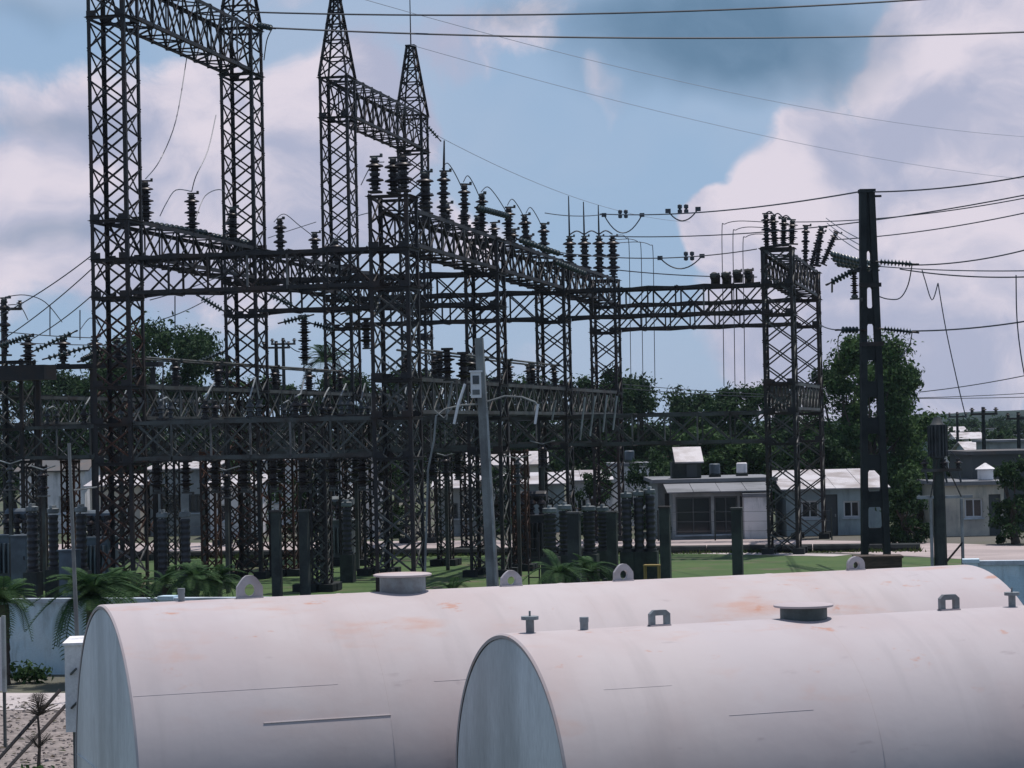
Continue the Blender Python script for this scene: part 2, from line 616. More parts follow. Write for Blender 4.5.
E0 = Vector((-3.25, 64.6, 0))
SP = 11.3
A0 = E0 - V * 8.32
T = {}
for i, n in enumerate('ABCD'): T[n] = A0 + U * SP * i
for i, n in enumerate('EFGH'): T[n] = E0 + U * SP * i
T['I'] = T['G'] + V * 8.55
T['J'] = T['H'] + V * 8.55
for i, n in enumerate('KLMN'): T[n] = A0 - V * 8.5 + U * SP * i


def tower(pos, h, label, panel=.86, mat='steel_dark', leg=.11, br=.052, pinnacle=0.0, s=S, levels=(), low_mat=None, low_z=0.0, rod=0.0):
    t = thing('lattice_tower', label, 'tower', pos, GROT, 'lattice towers of the substation')
    q = s / 2
    cs = [(-q, -q), (q, -q), (q, q), (-q, q)]
    for x, y in cs:
        M = Matrix(((-math.copysign(leg, x), 0, 0, x), (0, -math.copysign(leg, y), 0, y), (0, 0, h, 0), (0, 0, 0, 1)))
        put('leg', ANG[mat], t, M)
    n = max(1, round(h / panel))
    dz = h / n
    nrm = [(0, -1, 0), (1, 0, 0), (0, 1, 0), (-1, 0, 0)]
    for k in range(n):
        z0, z1 = k * dz, (k + 1) * dz
        for f in range(4):
            (x0, y0), (x1, y1) = cs[f], cs[(f + 1) % 4]
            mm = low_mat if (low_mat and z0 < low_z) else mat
            if z0 < 7.5 and pick.random() < .07: mm = 'steel_pale'  # scattered lower braces coloured as if catching the sun
            o = Vector(nrm[f]) * .012
            bar(t, 'brace', Vector((x0, y0, z0)) - o, Vector((x1, y1, z1)) - o, br, mm, tuple(-c_ for c_ in nrm[f]))
            bar(t, 'brace', Vector((x1, y1, z0)) - o * 2, Vector((x0, y0, z1)) - o * 2, br, mm, tuple(-c_ for c_ in nrm[f]))
    for z in list(levels) + [h]:
        for f in range(4):
            (x0, y0), (x1, y1) = cs[f], cs[(f + 1) % 4]
            bar(t, 'strut', (x0, y0, z - .04), (x1, y1, z - .04), .09, mat, nrm[f])
    for z in levels:
        for x, y in cs:
            put('gusset_plate', GUS, t, Matrix.Translation((x - math.copysign(.14, x), y + math.copysign(.006, y), z)))
    for x, y in cs:
        MB().box((x, y, .12), (.42, .42, .24)).build('footing', 'concrete_dark', t)
    if pinnacle:
        q2 = .16
        c2 = [(-q2, -q2), (q2, -q2), (q2, q2), (-q2, q2)]
        m = 5
        for i in range(4):
            bar(t, 'peak_leg', (*cs[i], h), (*c2[i], h + pinnacle), .09, mat, (-cs[i][0], -cs[i][1], 0))
        zs = [1 - (1 - k / m) ** 1.25 for k in range(m + 1)]
        for k in range(m):
            for f in range(4):
                def at(i, u): return Vector((*[cs[i % 4][j] * (1 - u) + c2[i % 4][j] * u for j in (0, 1)], h + pinnacle * u))
                bar(t, 'brace', at(f, zs[k]), at(f + 1, zs[k + 1]), .05, mat, nrm[f])
                bar(t, 'brace', at(f + 1, zs[k]), at(f, zs[k + 1]), .05, mat, nrm[f])
                if k: bar(t, 'strut', at(f, zs[k]), at(f + 1, zs[k]), .055, mat, nrm[f])
        MB().box((0, 0, h + pinnacle + .03), (.42, .42, .06)).build('cap_plate', mat, t)
        if rod: MB().tube([(0, 0, h + pinnacle + .05), (0, 0, h + pinnacle + rod)], [.03, .015], 6).build('lightning_rod', mat, t)
    return t


GUS = MB().box((0, 0, 0), (.30, .012, .26)).mesh('gusset_plate', 'steel_dark')
LV = (LLATB, LLATT, LROWT, LATB, LATT)
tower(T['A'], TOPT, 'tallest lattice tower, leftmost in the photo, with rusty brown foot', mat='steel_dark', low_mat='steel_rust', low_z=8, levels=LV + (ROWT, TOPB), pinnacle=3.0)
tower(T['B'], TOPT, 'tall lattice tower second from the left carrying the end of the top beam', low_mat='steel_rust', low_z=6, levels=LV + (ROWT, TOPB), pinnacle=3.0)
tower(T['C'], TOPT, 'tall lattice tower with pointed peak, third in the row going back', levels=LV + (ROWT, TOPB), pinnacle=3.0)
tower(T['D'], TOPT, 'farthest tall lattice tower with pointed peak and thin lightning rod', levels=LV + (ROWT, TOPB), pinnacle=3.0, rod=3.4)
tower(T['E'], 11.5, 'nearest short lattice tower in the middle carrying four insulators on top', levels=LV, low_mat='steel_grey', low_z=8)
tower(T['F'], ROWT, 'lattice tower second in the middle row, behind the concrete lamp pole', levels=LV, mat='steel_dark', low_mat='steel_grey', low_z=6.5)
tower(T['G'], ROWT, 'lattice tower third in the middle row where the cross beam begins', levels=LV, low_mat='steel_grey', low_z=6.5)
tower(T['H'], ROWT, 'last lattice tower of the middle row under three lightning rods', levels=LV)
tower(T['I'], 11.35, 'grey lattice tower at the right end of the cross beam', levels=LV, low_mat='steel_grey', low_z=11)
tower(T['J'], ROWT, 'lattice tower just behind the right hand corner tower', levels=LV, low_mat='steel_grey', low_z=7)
tower(T['L'], 7.6, 'low lattice tower cut by the left edge of the photo', levels=(LLATB, LLATT), low_mat='steel_grey', low_z=9)
tower(T['M'], LROWT, 'low lattice tower seen through the legs of the tallest tower', levels=(LLATB, LLATT), low_mat='steel_rust', low_z=9)
tower(T['N'], LROWT, 'low lattice tower far back left between the tall towers', levels=(LLATB, LLATT))
for k_, lb in ((Vector((-5.9, 83.5, 0)), 'low lattice post in the bay between the two tall tower pairs'),
               (T['A'] + V * 4.3 + U * 5.0, 'low lattice post standing between tallest and middle towers'),
               (T['B'] + V * 4.2 + U * 1.0, 'low lattice post behind the two square concrete pillars'),
               (T['L'] + V * 4.2 - U * 1.2, 'low lattice post beside the thin pole at far left'),
               (T['C'] + V * 4.3 + U * 3.0, 'low lattice post far back in the middle of the yard')):
    tower(k_, LLATT, lb, s=.8, panel=.6, leg=.08, br=.05)
for i_, (px_, Y_) in enumerate([(38, 74), (72, 80), (172, 78), (212, 72), (252, 84), (290, 78), (322, 70), (352, 88), (446, 82), (522, 78)]):
    q_ = P(px_, 570, Y_)
    tower(Vector((q_.x, q_.y, 0)), 4.0 + .12 * (i_ % 4), '%s slim lattice post from the left under the lower beams' % ORD_[i_], s=.52, panel=.46, leg=.07, br=.04, mat=('steel_dark', 'steel_rust')[i_ % 2], low_mat=('steel_grey', 'steel_rust')[i_ % 2], low_z=9)


def beam(a, b, z0, z1, label, w=S, mat='steel_dark', chord=.11, br=.052, trim=S / 2, npan=None, gap=.03):
    a, b = Vector(a), Vector(b)
    d = (b - a)
    L0 = d.length
    dn = d.normalized()
    a2 = a + dn * (trim + gap)
    L = L0 - 2 * (trim + gap)
    t = thing('lattice_beam', label, 'beam', (a2.x, a2.y, z0), math.atan2(d.y, d.x), 'lattice beams of the substation')
    h = z1 - z0
    q = w / 2 - .03
    for y in (-q, q):
        for z in (0, h):
            M = Matrix(((0, 0, L, 0), (-math.copysign(chord, y), 0, 0, y), (0, -chord if z else chord, 0, z), (0, 0, 0, 1)))
            put('chord', ANG[mat], t, M)
    n = npan or max(2, round(L / (h * 1.02)))
    dx = L / n
    for k in range(n):
        x0, x1 = k * dx, (k + 1) * dx
        for y in (-q, q):
            s_ = (0, -math.copysign(1, y), 0)
            o = Vector(s_) * .012
            bar(t, 'brace', Vector((x0, y, 0)) + o, Vector((x1, y, h)) + o, br, mat, s_)
            bar(t, 'brace', Vector((x0, y, h)) + o * 2, Vector((x1, y, 0)) + o * 2, br, mat, s_)
            um = 'steel_pale' if (z0 < 7 and pick.random() < .35) or pick.random() < .12 else mat  # some uprights coloured as if sunlit, more often low down
            if k: bar(t, 'upright', (x0, y, 0), (x0, y, h), .055, um, s_)
        for z, s2 in ((0, (0, 0, -1)), (h, (0, 0, 1))):
            if k % 2: bar(t, 'brace', (x0, -q, z), (x1, q, z), br * .9, mat, s2)
            else: bar(t, 'brace', (x0, q, z), (x1, -q, z), br * .9, mat, s2)
            if k: bar(t, 'strut', (x0, -q, z), (x0, q, z), br * .9, mat, s2)
    return t


beam(T['A'], T['B'], TOPB, TOPT, 'topmost lattice beam between the two tallest towers at left', npan=8)
beam(T['C'], T['D'], TOPB, TOPT, 'high lattice beam between the two peaked towers', npan=8)
for a, b, lb in (('A', 'B', 'upper beam running back from the tallest tower at insulator height'),
                 ('B', 'C', 'upper beam between second and third tall towers'),
                 ('C', 'D', 'upper beam low between the two peaked towers'),
                 ('E', 'F', 'nearest upper beam of the middle row with pale verticals'),
                 ('F', 'G', 'middle upper beam of the centre row under small insulators'),
                 ('G', 'H', 'farthest upper beam of the centre row beside lightning rods'),
                 ('I', 'J', 'short looking upper beam running back from the right tower')):
    beam(T[a], T[b], ROWB, ROWT, lb, mat='steel_dark', npan=7)
for a, b, lb in (('A', 'E', 'upper cross beam from tallest tower to nearest middle tower'),
                 ('B', 'F', 'upper cross beam behind, from second tall tower to middle row'),
                 ('C', 'G', 'upper cross beam starting at the nearer peaked tower'),
                 ('G', 'I', 'upper cross beam against the sky to the right tower'),
                 ('H', 'J', 'upper cross beam just below and behind the one against the sky')):
    beam(T[a], T[b], LATB, LATT, lb)
for a, b, lb in (('A', 'B', 'lower row beam running back from the tallest tower'), ('B', 'C', 'lower row beam past the second tall tower'),
                 ('C', 'D', 'lower row beam under the peaked towers'), ('E', 'F', 'lower row beam behind the lamp pole meter box'),
                 ('F', 'G', 'lower row beam with pale slanting rods in the middle row'), ('G', 'H', 'lower row beam at the far end of the middle row'),
                 ('I', 'J', 'lower row beam of the right corner towers'), ('L', 'M', 'lower row beam cut by the left edge'),
                 ('M', 'N', 'lower row beam far back at the left')):
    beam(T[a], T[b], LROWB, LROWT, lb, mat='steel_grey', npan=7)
for a, b, lb in (('A', 'E', 'lower cross beam in front of the yard, tallest tower to middle tower'), ('B', 'F', 'lower cross beam second in depth at left'),
                 ('C', 'G', 'lower cross beam third in depth at left'), ('D', 'H', 'lower cross beam farthest in depth at left'),
                 ('G', 'I', 'grey lower cross beam in front of the trees at right'),
                 ('L', 'B', 'lower cross beam at the left edge behind tallest tower'), ('M', 'C', 'lower cross beam at left, second in depth'),
                 ('N', 'D', 'lower cross beam far back at left')):
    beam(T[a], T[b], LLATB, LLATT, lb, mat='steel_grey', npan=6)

# ------------------------------------------------------------------ insulators
def unit_mesh(name, mat, r=.16, h=.42):
    prof = [(r * .62, 0), (r * .62, h * .10), (r * .42, h * .12), (r * .42, h * .24), (r * .74, h * .30), (r * .70, h * .36), (r * .45, h * .42),
            (r * .45, h * .48), (r * 1.05, h * .56), (r * .98, h * .66), (r * .45, h * .78), (r * .40, h * .88), (r * .58, h * .90), (r * .58, h)]
    return auto_smooth(MB().lathe(prof, 12).mesh(name, mat), 50)


UNIT = unit_mesh('porcelain_unit', 'porcelain', .215)
UNITG = unit_mesh('porcelain_unit_grey', 'porcelain_grey')
BASEP = MB().box((0, 0, .03), (.34, .34, .06)).lathe([(.09, .06), (.075, .12)], 8).mesh('base', 'steel_dark')
CAPP = MB().lathe([(.08, 0), (.10, .03), (.10, .07), (.05, .09)], 8).box((.05, 0, .11), (.36, .07, .05)).box((.2, 0, .145), (.06, .09, .08)).mesh('terminal_cap', 'steel_grey')


def post_insulator(pos, h, units, label, group, rotz=0.0, rod=0.0, M=None, fat=1.0):
    t = thing('post_insulator', label, 'insulator', pos, rotz, group, M)
    put('base', BASEP, t)
    uh = (h - .2) / units
    for k in range(units):
        put('porcelain_unit', UNIT, t, Matrix.Translation((0, 0, .12 + k * uh)) @ Matrix.Diagonal((fat, fat, uh / .42, 1)))
    put('terminal_cap', CAPP, t, Matrix.Translation((0, 0, .12 + units * uh)))
    if rod: MB().tube([(0, 0, h), (0, 0, h + rod * .4), (0, 0, h + rod)], [.04, .036, .022], 6).build('lightning_rod', 'steel_dark', t)
    return t


def on_row(start, dist, side, z): return start + U * dist + V * side + Vector((0, 0, z))


TOPS = []          # places wires can run to
JIT = random.Random(17)


def lean(p, rz, a=2.5):
    return Matrix.Translation(p) @ Matrix.Rotation(rz + JIT.uniform(-.9, .9), 4, 'Z') @ Matrix.Rotation(rad(JIT.uniform(-a, a)), 4, 'X') @ Matrix.Rotation(rad(JIT.uniform(-a, a)), 4, 'Y')


g = 'insulators standing on the middle row beams'
mid_spec = [(4.2, 1.42, 3, .95), (6.9, 1.30, 3, 0), (9.3, 1.22, 3, 0), (13.2, 1.15, 3, 0), (16.2, 1.15, 2, 0), (19.2, 1.1, 2, 0)]
for i, (dst, h, n, rod) in enumerate(mid_spec):
    p = on_row(E0, dst, .40, ROWT + .01)
    post_insulator(p, h, n, '%s dark insulator along the middle beam, counting back from the centre tower' % ORD[i], g, GROT, rod, M=lean(p, GROT), fat=.9 + .2 * JIT.random())
    TOPS.append(p + Vector((0, 0, h + .1)))
for i, (dst, h) in enumerate([(5.4, .85), (8.0, .85), (10.4, .8), (12.2, .8), (14.8, .8), (17.6, .8), (20.6, .8)]):
    post_insulator((0, 0, 0), h, 2, '%s short insulator on the far edge of the middle beam, counting back' % ORD[i], g, M=lean(on_row(E0, dst, -.42, ROWT + .01), GROT, 4))
for i, (dx, dy) in enumerate([(-.42, -.35), (.0, .1), (.42, -.35), (.8, .55)]):
    p = T['E'] + V * dx + U * dy + Vector((0, 0, 11.55))
    if i == 3: p.z = ROWT + .01
    post_insulator(p, 1.0, 2, '%s of four fat insulators on the nearest middle tower' % ORD[i], 'insulators on top of the middle tower', GROT, fat=1.15)
H_TOP = []
for i, dx in enumerate([-1.3, -.7, -.1, .45]):
    p = T['H'] + V * dx + U * (-.9 + .2 * i) + Vector((0, 0, ROWT + .03))
    post_insulator(p, 1.75, 3, '%s tall insulator at the far end of the middle row' % ORD[i], 'tall insulators at the end of the middle row', GROT, rod=(1.75, 1.5, 1.35, 0)[i], fat=1.35)
    H_TOP.append(p + Vector((0, 0, 1.85)))
ROW1 = []
for i, (dst, h) in enumerate([(1.7, 1.25), (5.6, 1.25), (9.3, 1.15), (14.4, 1.2), (18.4, 1.05), (21.2, 1.0)]):
    p = on_row(A0, dst, .25, ROWT + .01)
    post_insulator(p, h, 3 if i < 3 else 2, '%s insulator on the beam behind the tallest tower, counting back' % ORD[i], 'insulators on the left row beams', M=lean(p, GROT), fat=1.1)
    ROW1.append(p + Vector((0, 0, h + .1)))
IL, IR = [], []
for i in range(4):
    p = T['I'] + V * (-.45 + .34 * i) + U * (.5 - .35 * i) + Vector((0, 0, 11.39))
    post_insulator(p, 1.25 - .12 * i, 3, '%s insulator from the left on the right corner tower' % ORD[i], 'insulators on the right corner tower', GROT + 1.1 * i, fat=.85 + .12 * (i % 2),
                   M=Matrix.Translation(p) @ Matrix.Rotation(GROT + 1.3 * i, 4, 'Z') @ Matrix.Rotation(rad((4, -3, 5, -6)[i]), 4, 'X'))
    IL.append(p + Vector((0, 0, 1.3 - .12 * i)))
for i in range(4):
    p = T['J'] + V * (.1 + .3 * i) + U * (-1.6 - 1.1 * i) * .7 + Vector((0, 0, ROWT + .05))
    M = Matrix.Translation(p) @ Matrix.Rotation(rad((3, 16, 9, 24)[i]), 4, 'Y') @ Matrix.Rotation(rad((-6, 4, -3, 7)[i]), 4, 'X')
    post_insulator(p, (1.8, 1.55, 1.6, 1.4)[i], 4, '%s leaning insulator of the rear group at the right tower' % ORD[i], 'leaning insulators behind the right tower', M=M, fat=.8)
    IR.append(p + Vector((.2, 0, 1.8 - .1 * i)))
# lying insulators on the cross beam next to the right tower
for i in range(4):
    p = T['I'] - V * (1.1 + .42 * i) + Vector((0, -.3, LATT + .16 + .03 * (i % 2)))
    M = Matrix.Translation(p) @ Matrix.Rotation(GROT, 4, 'Z') @ Matrix.Rotation(rad(62 + 5 * i), 4, 'X')
    post_insulator(p, .62, 2, '%s of four tilted insulators lying on the cross beam' % ORD[i], 'tilted insulators on the cross beam', M=M, fat=.75)
# low group at the far left and along the lower beams
LOWL = []
for i, (px, Y, h) in enumerate([(5, 76, 1.9), (28, 80, 1.0), (63, 80, 1.0), (95, 81, 1.0), (118, 83, 1.0)]):
    p = P(px, 350, Y)
    post_insulator((p.x, p.y, 7.4 if i else 7.62), h, 3 if i == 0 else 2, '%s insulator from the left edge above the low platform' % ORD[i], 'insulators on the low platform at left', GROT, fat=.9 if i == 0 else 1.25)
    LOWL.append(Vector((p.x, p.y, 7.5 + h)))
plat = thing('steel_platform', 'dark steel platform carrying insulators at the left edge', 'platform', T['L'] - U * 1.2 + Vector((0, 0, 0)), GROT)
MB().box((.2, 0, 7.1), (3.4, 1.0, .5)).build('girder', 'steel_dark', plat)
MB().box((3.2, 1.0, 7.30), (4.6, .5, .16)).build('carrier', 'steel_dark', plat)
for x in (1.0, 3.0, 5.2): MB().box((x, 1.0, 3.6), (.14, .14, 7.2)).build('post', 'steel_dark', plat)

n = 0
rows_low = [(A0, 'left row', LROWT), (E0, 'middle row', LROWT)]
for st, nm, z in rows_low:
    for i, dst in enumerate([2.0, 3.6, 5.2, 7.4, 9.0, 13.2, 15.0, 17.0, 19.0, 21.0]):
        p = on_row(st, dst, .35 if i % 2 else -.2, z + .01)
        post_insulator(p, .75, 2, '%s small insulator on the lower beam of the %s, counting back' % (ORD[i], nm), 'small insulators on the lower beams', M=lean(p, GROT, 6), fat=.75 + .25 * JIT.random())
# hanging insulators under the lower and upper cross beams
for nm, a, z, cnt in (('nearest lower cross beam', T['A'], LLATB, 8), ('second lower cross beam', T['B'], LLATB, 8), ('grey lower cross beam', T['G'], LLATB, 0)):
    for i in range(cnt):
        p = a + V * (1.1 + .88 * i) + Vector((0, 0, z - .02))
        M = Matrix.Translation(p) @ Matrix.Rotation(math.pi, 4, 'X')
        post_insulator(p, .9, 2, '%s insulator hanging under the %s from the left' % (ORD[i], nm), 'insulators hanging under the cross beams', M=M, fat=1.0)
hang = post_insulator((0, 0, 0), 1.6, 5, 'long dark insulator hanging alone below the cross beam at left', 'hanging insulators', M=Matrix.Translation(P(304, 315, 76)) @ Matrix.Rotation(math.pi, 4, 'X'))
for i, (px, py, Y) in enumerate([(366, 318, 70), (447, 348, 66), (463, 352, 66)]):
    post_insulator((0, 0, 0), .9, 2, '%s small insulator hanging at the middle tower from the left' % ORD[i], 'hanging insulators', M=Matrix.Translation(P(px, py, Y)) @ Matrix.Rotation(math.pi, 4, 'X'))


# strings of glass discs
def string_mesh(n, r=.127, pitch=.16):
    mb = MB()
    for k in range(n):
        z = k * pitch
        mb.lathe([(.03, z), (.05, z + .02), (r, z + .045), (r, z + .06), (r * .5, z + .09), (.04, z + .11), (.03, z + pitch)], 10)
    return auto_smooth(mb.mesh('glass_discs', 'glass_green'), 50)


STR = {n: string_mesh(n, .105) for n in (5, 7, 9, 12)}
STRD = auto_smooth(MB().lathe([(.05, 0), (.12, .03), (.12, 1.5), (.05, 1.55)], 10).mesh('sleeve', 'porcelain'), 40)
YOKE = MB().tube([(0, 0, -.16), (0, 0, 0)], .025, 6).box((0, 0, -.16), (.12, .05, .08)).mesh('clamp', 'steel_dark')


def insulator_string(a, b, label, group, n=7):
    a, b = Vector(a), Vector(b)
    z = (b - a).normalized()
    L = (b - a).length
    Mx = Matrix.Translation(a) @ z.to_track_quat('Z', 'Y').to_matrix().to_4x4()
    t = thing('insulator_string', label, 'insulator', group=group, M=Mx)
    sc = L / (n * .16)
    put('glass_discs', STR[n], t, Matrix.Diagonal((1, 1, sc, 1)))
    put('clamp', YOKE, t)
    put('clamp', YOKE, t, Matrix.Translation((0, 0, L)) @ Matrix.Rotation(math.pi, 4, 'X'))
    return t


gs = 'green glass insulator strings inside the left bays'
for i, (x0, y0, x1, y1, Y) in enumerate([(202, 298, 222, 310, 72), (270, 295, 293, 306, 74), (284, 322, 308, 316, 74), (314, 324, 334, 329, 76), (338, 294, 354, 304, 78),
                                         (200, 362, 222, 352, 82), (118, 345, 132, 355, 72), (346, 313, 362, 309, 82)]):
    insulator_string(P(x0, y0, Y), P(x1, y1, Y + .3), '%s glass insulator string from the left, slung under the cross beams' % ORD[[5, 1, 2, 3, 5, 1, 0, 6][i]] if i not in (0, 4, 5) else
                     {0: 'glass insulator string just left of the second tall tower', 4: 'glass insulator string near the third tall tower', 5: 'low glass insulator string before the dark trees at left'}[i], gs, 7)
for i, (x0, y0, x1, y1, Y) in enumerate([(150, 224, 208, 233, 72), (205, 234, 250, 243, 80)]):
    insulator_string(P(x0, y0, Y), P(x1, y1, Y + 4), '%s long insulator string lying along the left upper beam' % ORD[i], gs, 12)
for i, (x0, y0, x1, y1, Y) in enumerate([(0, 346, 28, 336, 74), (36, 350, 72, 333, 75), (48, 358, 92, 346, 77), (82, 360, 98, 352, 78)]):
    insulator_string(P(x0, y0, Y), P(x1, y1, Y + .6), '%s slanting insulator string from the left edge of the photo' % ORD[i], 'slanting insulator strings at the left edge', 9)
for i, (x0, y0, x1, y1, Y) in enumerate([(478, 208, 508, 216, 72), (500, 214, 536, 222, 76), (520, 240, 560, 254, 78), (470, 262, 500, 270, 68), (556, 262, 586, 274, 84), (580, 270, 606, 282, 88)]):
    insulator_string(P(x0, y0, Y), P(x1, y1, Y + 3), '%s dark insulator string along the middle row beams, from the left' % ORD[i], 'insulator strings along the middle row', 12) if i in (0, 2, 4) else None

# ------------------------------------------------------------------ wires
def sag_pts(a, b, sag, n=20):
    a, b = Vector(a), Vector(b)
    return [a.lerp(b, i / n) - Vector((0, 0, sag * 4 * (i / n) * (1 - i / n))) for i in range(n + 1)]


def smooth(pts, k=5):
    pts = [Vector(p) for p in pts]
    out = []
    for i in range(len(pts) - 1):
        p0, p1, p2, p3 = pts[max(i - 1, 0)], pts[i], pts[i + 1], pts[min(i + 2, len(pts) - 1)]
        for j in range(k):
            t = j / k
            out.append(.5 * (2 * p1 + (p2 - p0) * t + (2 * p0 - 5 * p1 + 4 * p2 - p3) * t * t + (3 * p1 - p0 - 3 * p2 + p3) * t ** 3))
    return out + [pts[-1]]


def wire(pts, r, label, group=None, mat='wire', name='overhead_wire'):
    if 2 < len(pts) < 10: pts = smooth(pts)
    o = MB().tube(pts, r, 5).build(name, mat)
    return tag(o, label, 'wire', group)


def px_wire(a, b, sag, r, label, group=None, mat='wire', n=20):
    return wire(sag_pts(P(*a), P(*b), sag, n), r, label, group, mat)


g = 'overhead lines crossing the sky'
px_wire((246, 12, 77), (1000, -6, 72), .33, .030, 'topmost overhead line crossing the top edge', g)
px_wire((272, 28, 76), (1100, 29, 74), .32, .031, 'long level overhead line below the topmost one', g)
insulator_string(P(258, 25, 77), P(272, 28, 76), 'short insulator string at the top of the second tall tower', 'dead end strings', 5)
wire([P(272, 29, 76), P(267, 40, 76), P(264, 60, 77)], .02, 'jumper lead hanging from top of second tall tower', 'jumpers')
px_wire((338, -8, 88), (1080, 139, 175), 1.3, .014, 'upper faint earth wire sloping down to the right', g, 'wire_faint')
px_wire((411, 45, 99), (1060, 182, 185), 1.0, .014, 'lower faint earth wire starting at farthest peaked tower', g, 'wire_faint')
insulator_string(P(428, 127, 98.5), P(438, 138, 98.5), 'short insulator string on the right side of farthest peaked tower', 'dead end strings', 5)
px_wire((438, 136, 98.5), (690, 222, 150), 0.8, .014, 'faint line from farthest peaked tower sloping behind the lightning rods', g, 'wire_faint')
g = 'lines between the middle row and the right pole'
POLE_Y = 66
px_wire((600, 214, 97), (858, 192, POLE_Y + .3), .25, .024, 'line from the lightning rods to the pole top', g)
px_wire((866, 192, POLE_Y), (1060, 169, 62), .15, .022, 'highest line leaving the pole to the right', g)
px_wire((600, 236, 97), (1060, 188, 70), .5, .022, 'second line passing behind the pole top', g)
px_wire((795, 222, 90), (1060, 191, 74), .25, .020, 'third line from right tower insulators passing the pole', g)
px_wire((829, 240, 93), (1060, 205, 76), .2, .022, 'fourth line from rear insulators passing the pole', g)
px_wire((556, 252, 90), (757, 249, 88), .3, .022, 'line with hanging loop above the cross beam', g)
px_wire((600, 268, 92), (757, 277, 88), .1, .022, 'level line just above the cross beam', g)
px_wire((545, 213, 84), (606, 214, 97), .1, .018, 'short line ending at the lightning rods', g)
px_wire((905, 265, 74), (1060, 240, 66), .2, .022, 'line from the lower string right of the pole', g)
px_wire((900, 269, 74), (1060, 275, 66), .15, .022, 'line sloping slightly down right of the pole', g)
px_wire((836, 262, 92), (1060, 270, 70), .15, .020, 'lowest level line behind the pole', g)
px_wire((912, 331, 66), (1060, 315, 60), .1, .022, 'line leaving the lower crossarm of the pole', g)
px_wire((820, 325, 82), (842, 330, 66), .05, .02, 'short line between right tower and pole crossarm', g)
for i, (x0, y0, x1, y1) in enumerate([(826, 218, 862, 240), (827, 223, 862, 246), (829, 229, 862, 252)]):
    px_wire((x0, y0, 93), (x1, y1, POLE_Y), .05, .015, '%s slack line from rear insulators down to the pole' % ORD[i], 'slack lines at the pole')
px_wire((920, 392, 110), (1060, 368, 95), .1, .022, 'low line over the rooftops rising to the right', g)
px_wire((620, 384, 130), (1060, 396, 120), .4, .020, 'upper of two level lines over the distant trees', g)
px_wire((620, 388, 132), (1060, 391, 122), .5, .020, 'lower of two level lines over the distant trees', g)
for i, (x0, y0, x1, y1, dy) in enumerate([(604, 215, 642, 215, 20), (668, 211, 698, 209, 12), (660, 258, 702, 256, 13)]):
    pts = []
    Y = (96, 86, 89)[i]
    for k in range(13):
        u = k / 12
        pts.append(P(x0 + (x1 - x0) * u, y0 + (y1 - y0) * u + dy * 4 * u * (1 - u) * .9, Y))
    lp = tag(MB().tube(pts, .026, 5).box(pts[0], (.2, .1, .16)).box(pts[-1], (.2, .1, .16)).build('jumper_loop', 'wire'),
             ('drooping jumper loop beside the lightning rods', 'flat jumper loop on the line to the pole', 'jumper loop on the line above the cross beam')[i], 'wire', 'jumper loops')
    for x in (-.12, .12):
        c = P((x0 + x1) / 2 + (0, 0, 8)[i], (y0 + y1) / 2 - 1, Y) + Vector((x, 0, 0))
        MB().lathe([(.03, -.18), (.085, -.15), (.085, -.03), (.03, 0), (.085, .03), (.085, .15), (.03, .18)], 8, Matrix.Translation(c)).build('vibration_damper', 'wire', lp)
# droppers
for i, (x0, y0, x1, yb, Y) in enumerate([(612, 236, 629, 386, 97), (612, 240, 641, 386, 97), (616, 243, 653, 386, 97), (764, 222, 722, 386, 85), (770, 228, 733, 386, 85), (776, 235, 743, 386, 85)]):
    s_ = 1 if x1 > x0 else -1
    pts = [P(x0, y0, Y), P(x0 + (x1 - x0) * .6, y0 - 1, Y), P(x1 - s_ * 3, y0 + 2, Y), P(x1, y0 + 9, Y), P(x1 + 1, (y0 + yb) / 2, Y), P(x1 + 2, yb, Y)]
    wire(pts, .016, '%s thin dropper wire %s' % (ORD[i % 3], 'right of the lightning rods' if i < 3 else 'left of the right corner tower'), 'dropper wires')
# loops between posts at the top of the rows
for i in range(len(TOPS) - 1):
    a, b = TOPS[i], TOPS[i + 1]
    wire([a, a.lerp(b, .25) + Vector((0, 0, .28)), a.lerp(b, .6) + Vector((0, 0, .1)), b - Vector((0, 0, .3))], .016, '%s jumper lead between insulators of the middle beam' % ORD[i], 'jumpers')
for i in range(3):
    wire([H_TOP[i], H_TOP[i].lerp(H_TOP[i + 1], .5) + Vector((0, 0, .16)), H_TOP[i + 1]], .03, '%s busbar link joining the tall insulators under the lightning rods' % ORD[i], 'busbar links')
for i in range(3):
    wire([IL[i], IL[i].lerp(IL[i + 1], .5) + Vector((0, 0, .1)), IL[i + 1]], .025, '%s busbar link on the right corner tower' % ORD[i], 'busbar links')
for i, (q, x0, y0, x1, y1, x2, y2) in enumerate([(ROW1[0], 187, 56, 176, 120, 160, 160), (ROW1[1], 216, 115, 208, 150, 196, 176), (ROW1[2], 222, 190, 205, 196, 196, 218), (ROW1[1], 176, 190, 167, 202, 160, 216)]):
    ends = [P(x0, y0, 74), P(x1, y1, 72), P(x2, y2, 71)]
    wire((ends + [q]) if i < 2 else ([q] + ends), .016, '%s slack lead curving down to the left insulators' % ORD[i], 'jumpers')
wire([P(361, 185, 70), P(372, 165, 70), P(384, 162, 66)], .016, 'short slack lead reaching the nearest middle tower', 'jumpers')
for i, (pts) in enumerate([[(274, 222, 84), (284, 214, 86), (300, 226, 88), (318, 240, 90)], [(268, 238, 84), (285, 232, 88), (316, 222, 92)], [(330, 245, 80), (350, 220, 80), (372, 212, 72)]]):
    wire([P(*q) for q in pts], .016, '%s slack lead above the left cross beam' % ORD[i], 'jumpers')
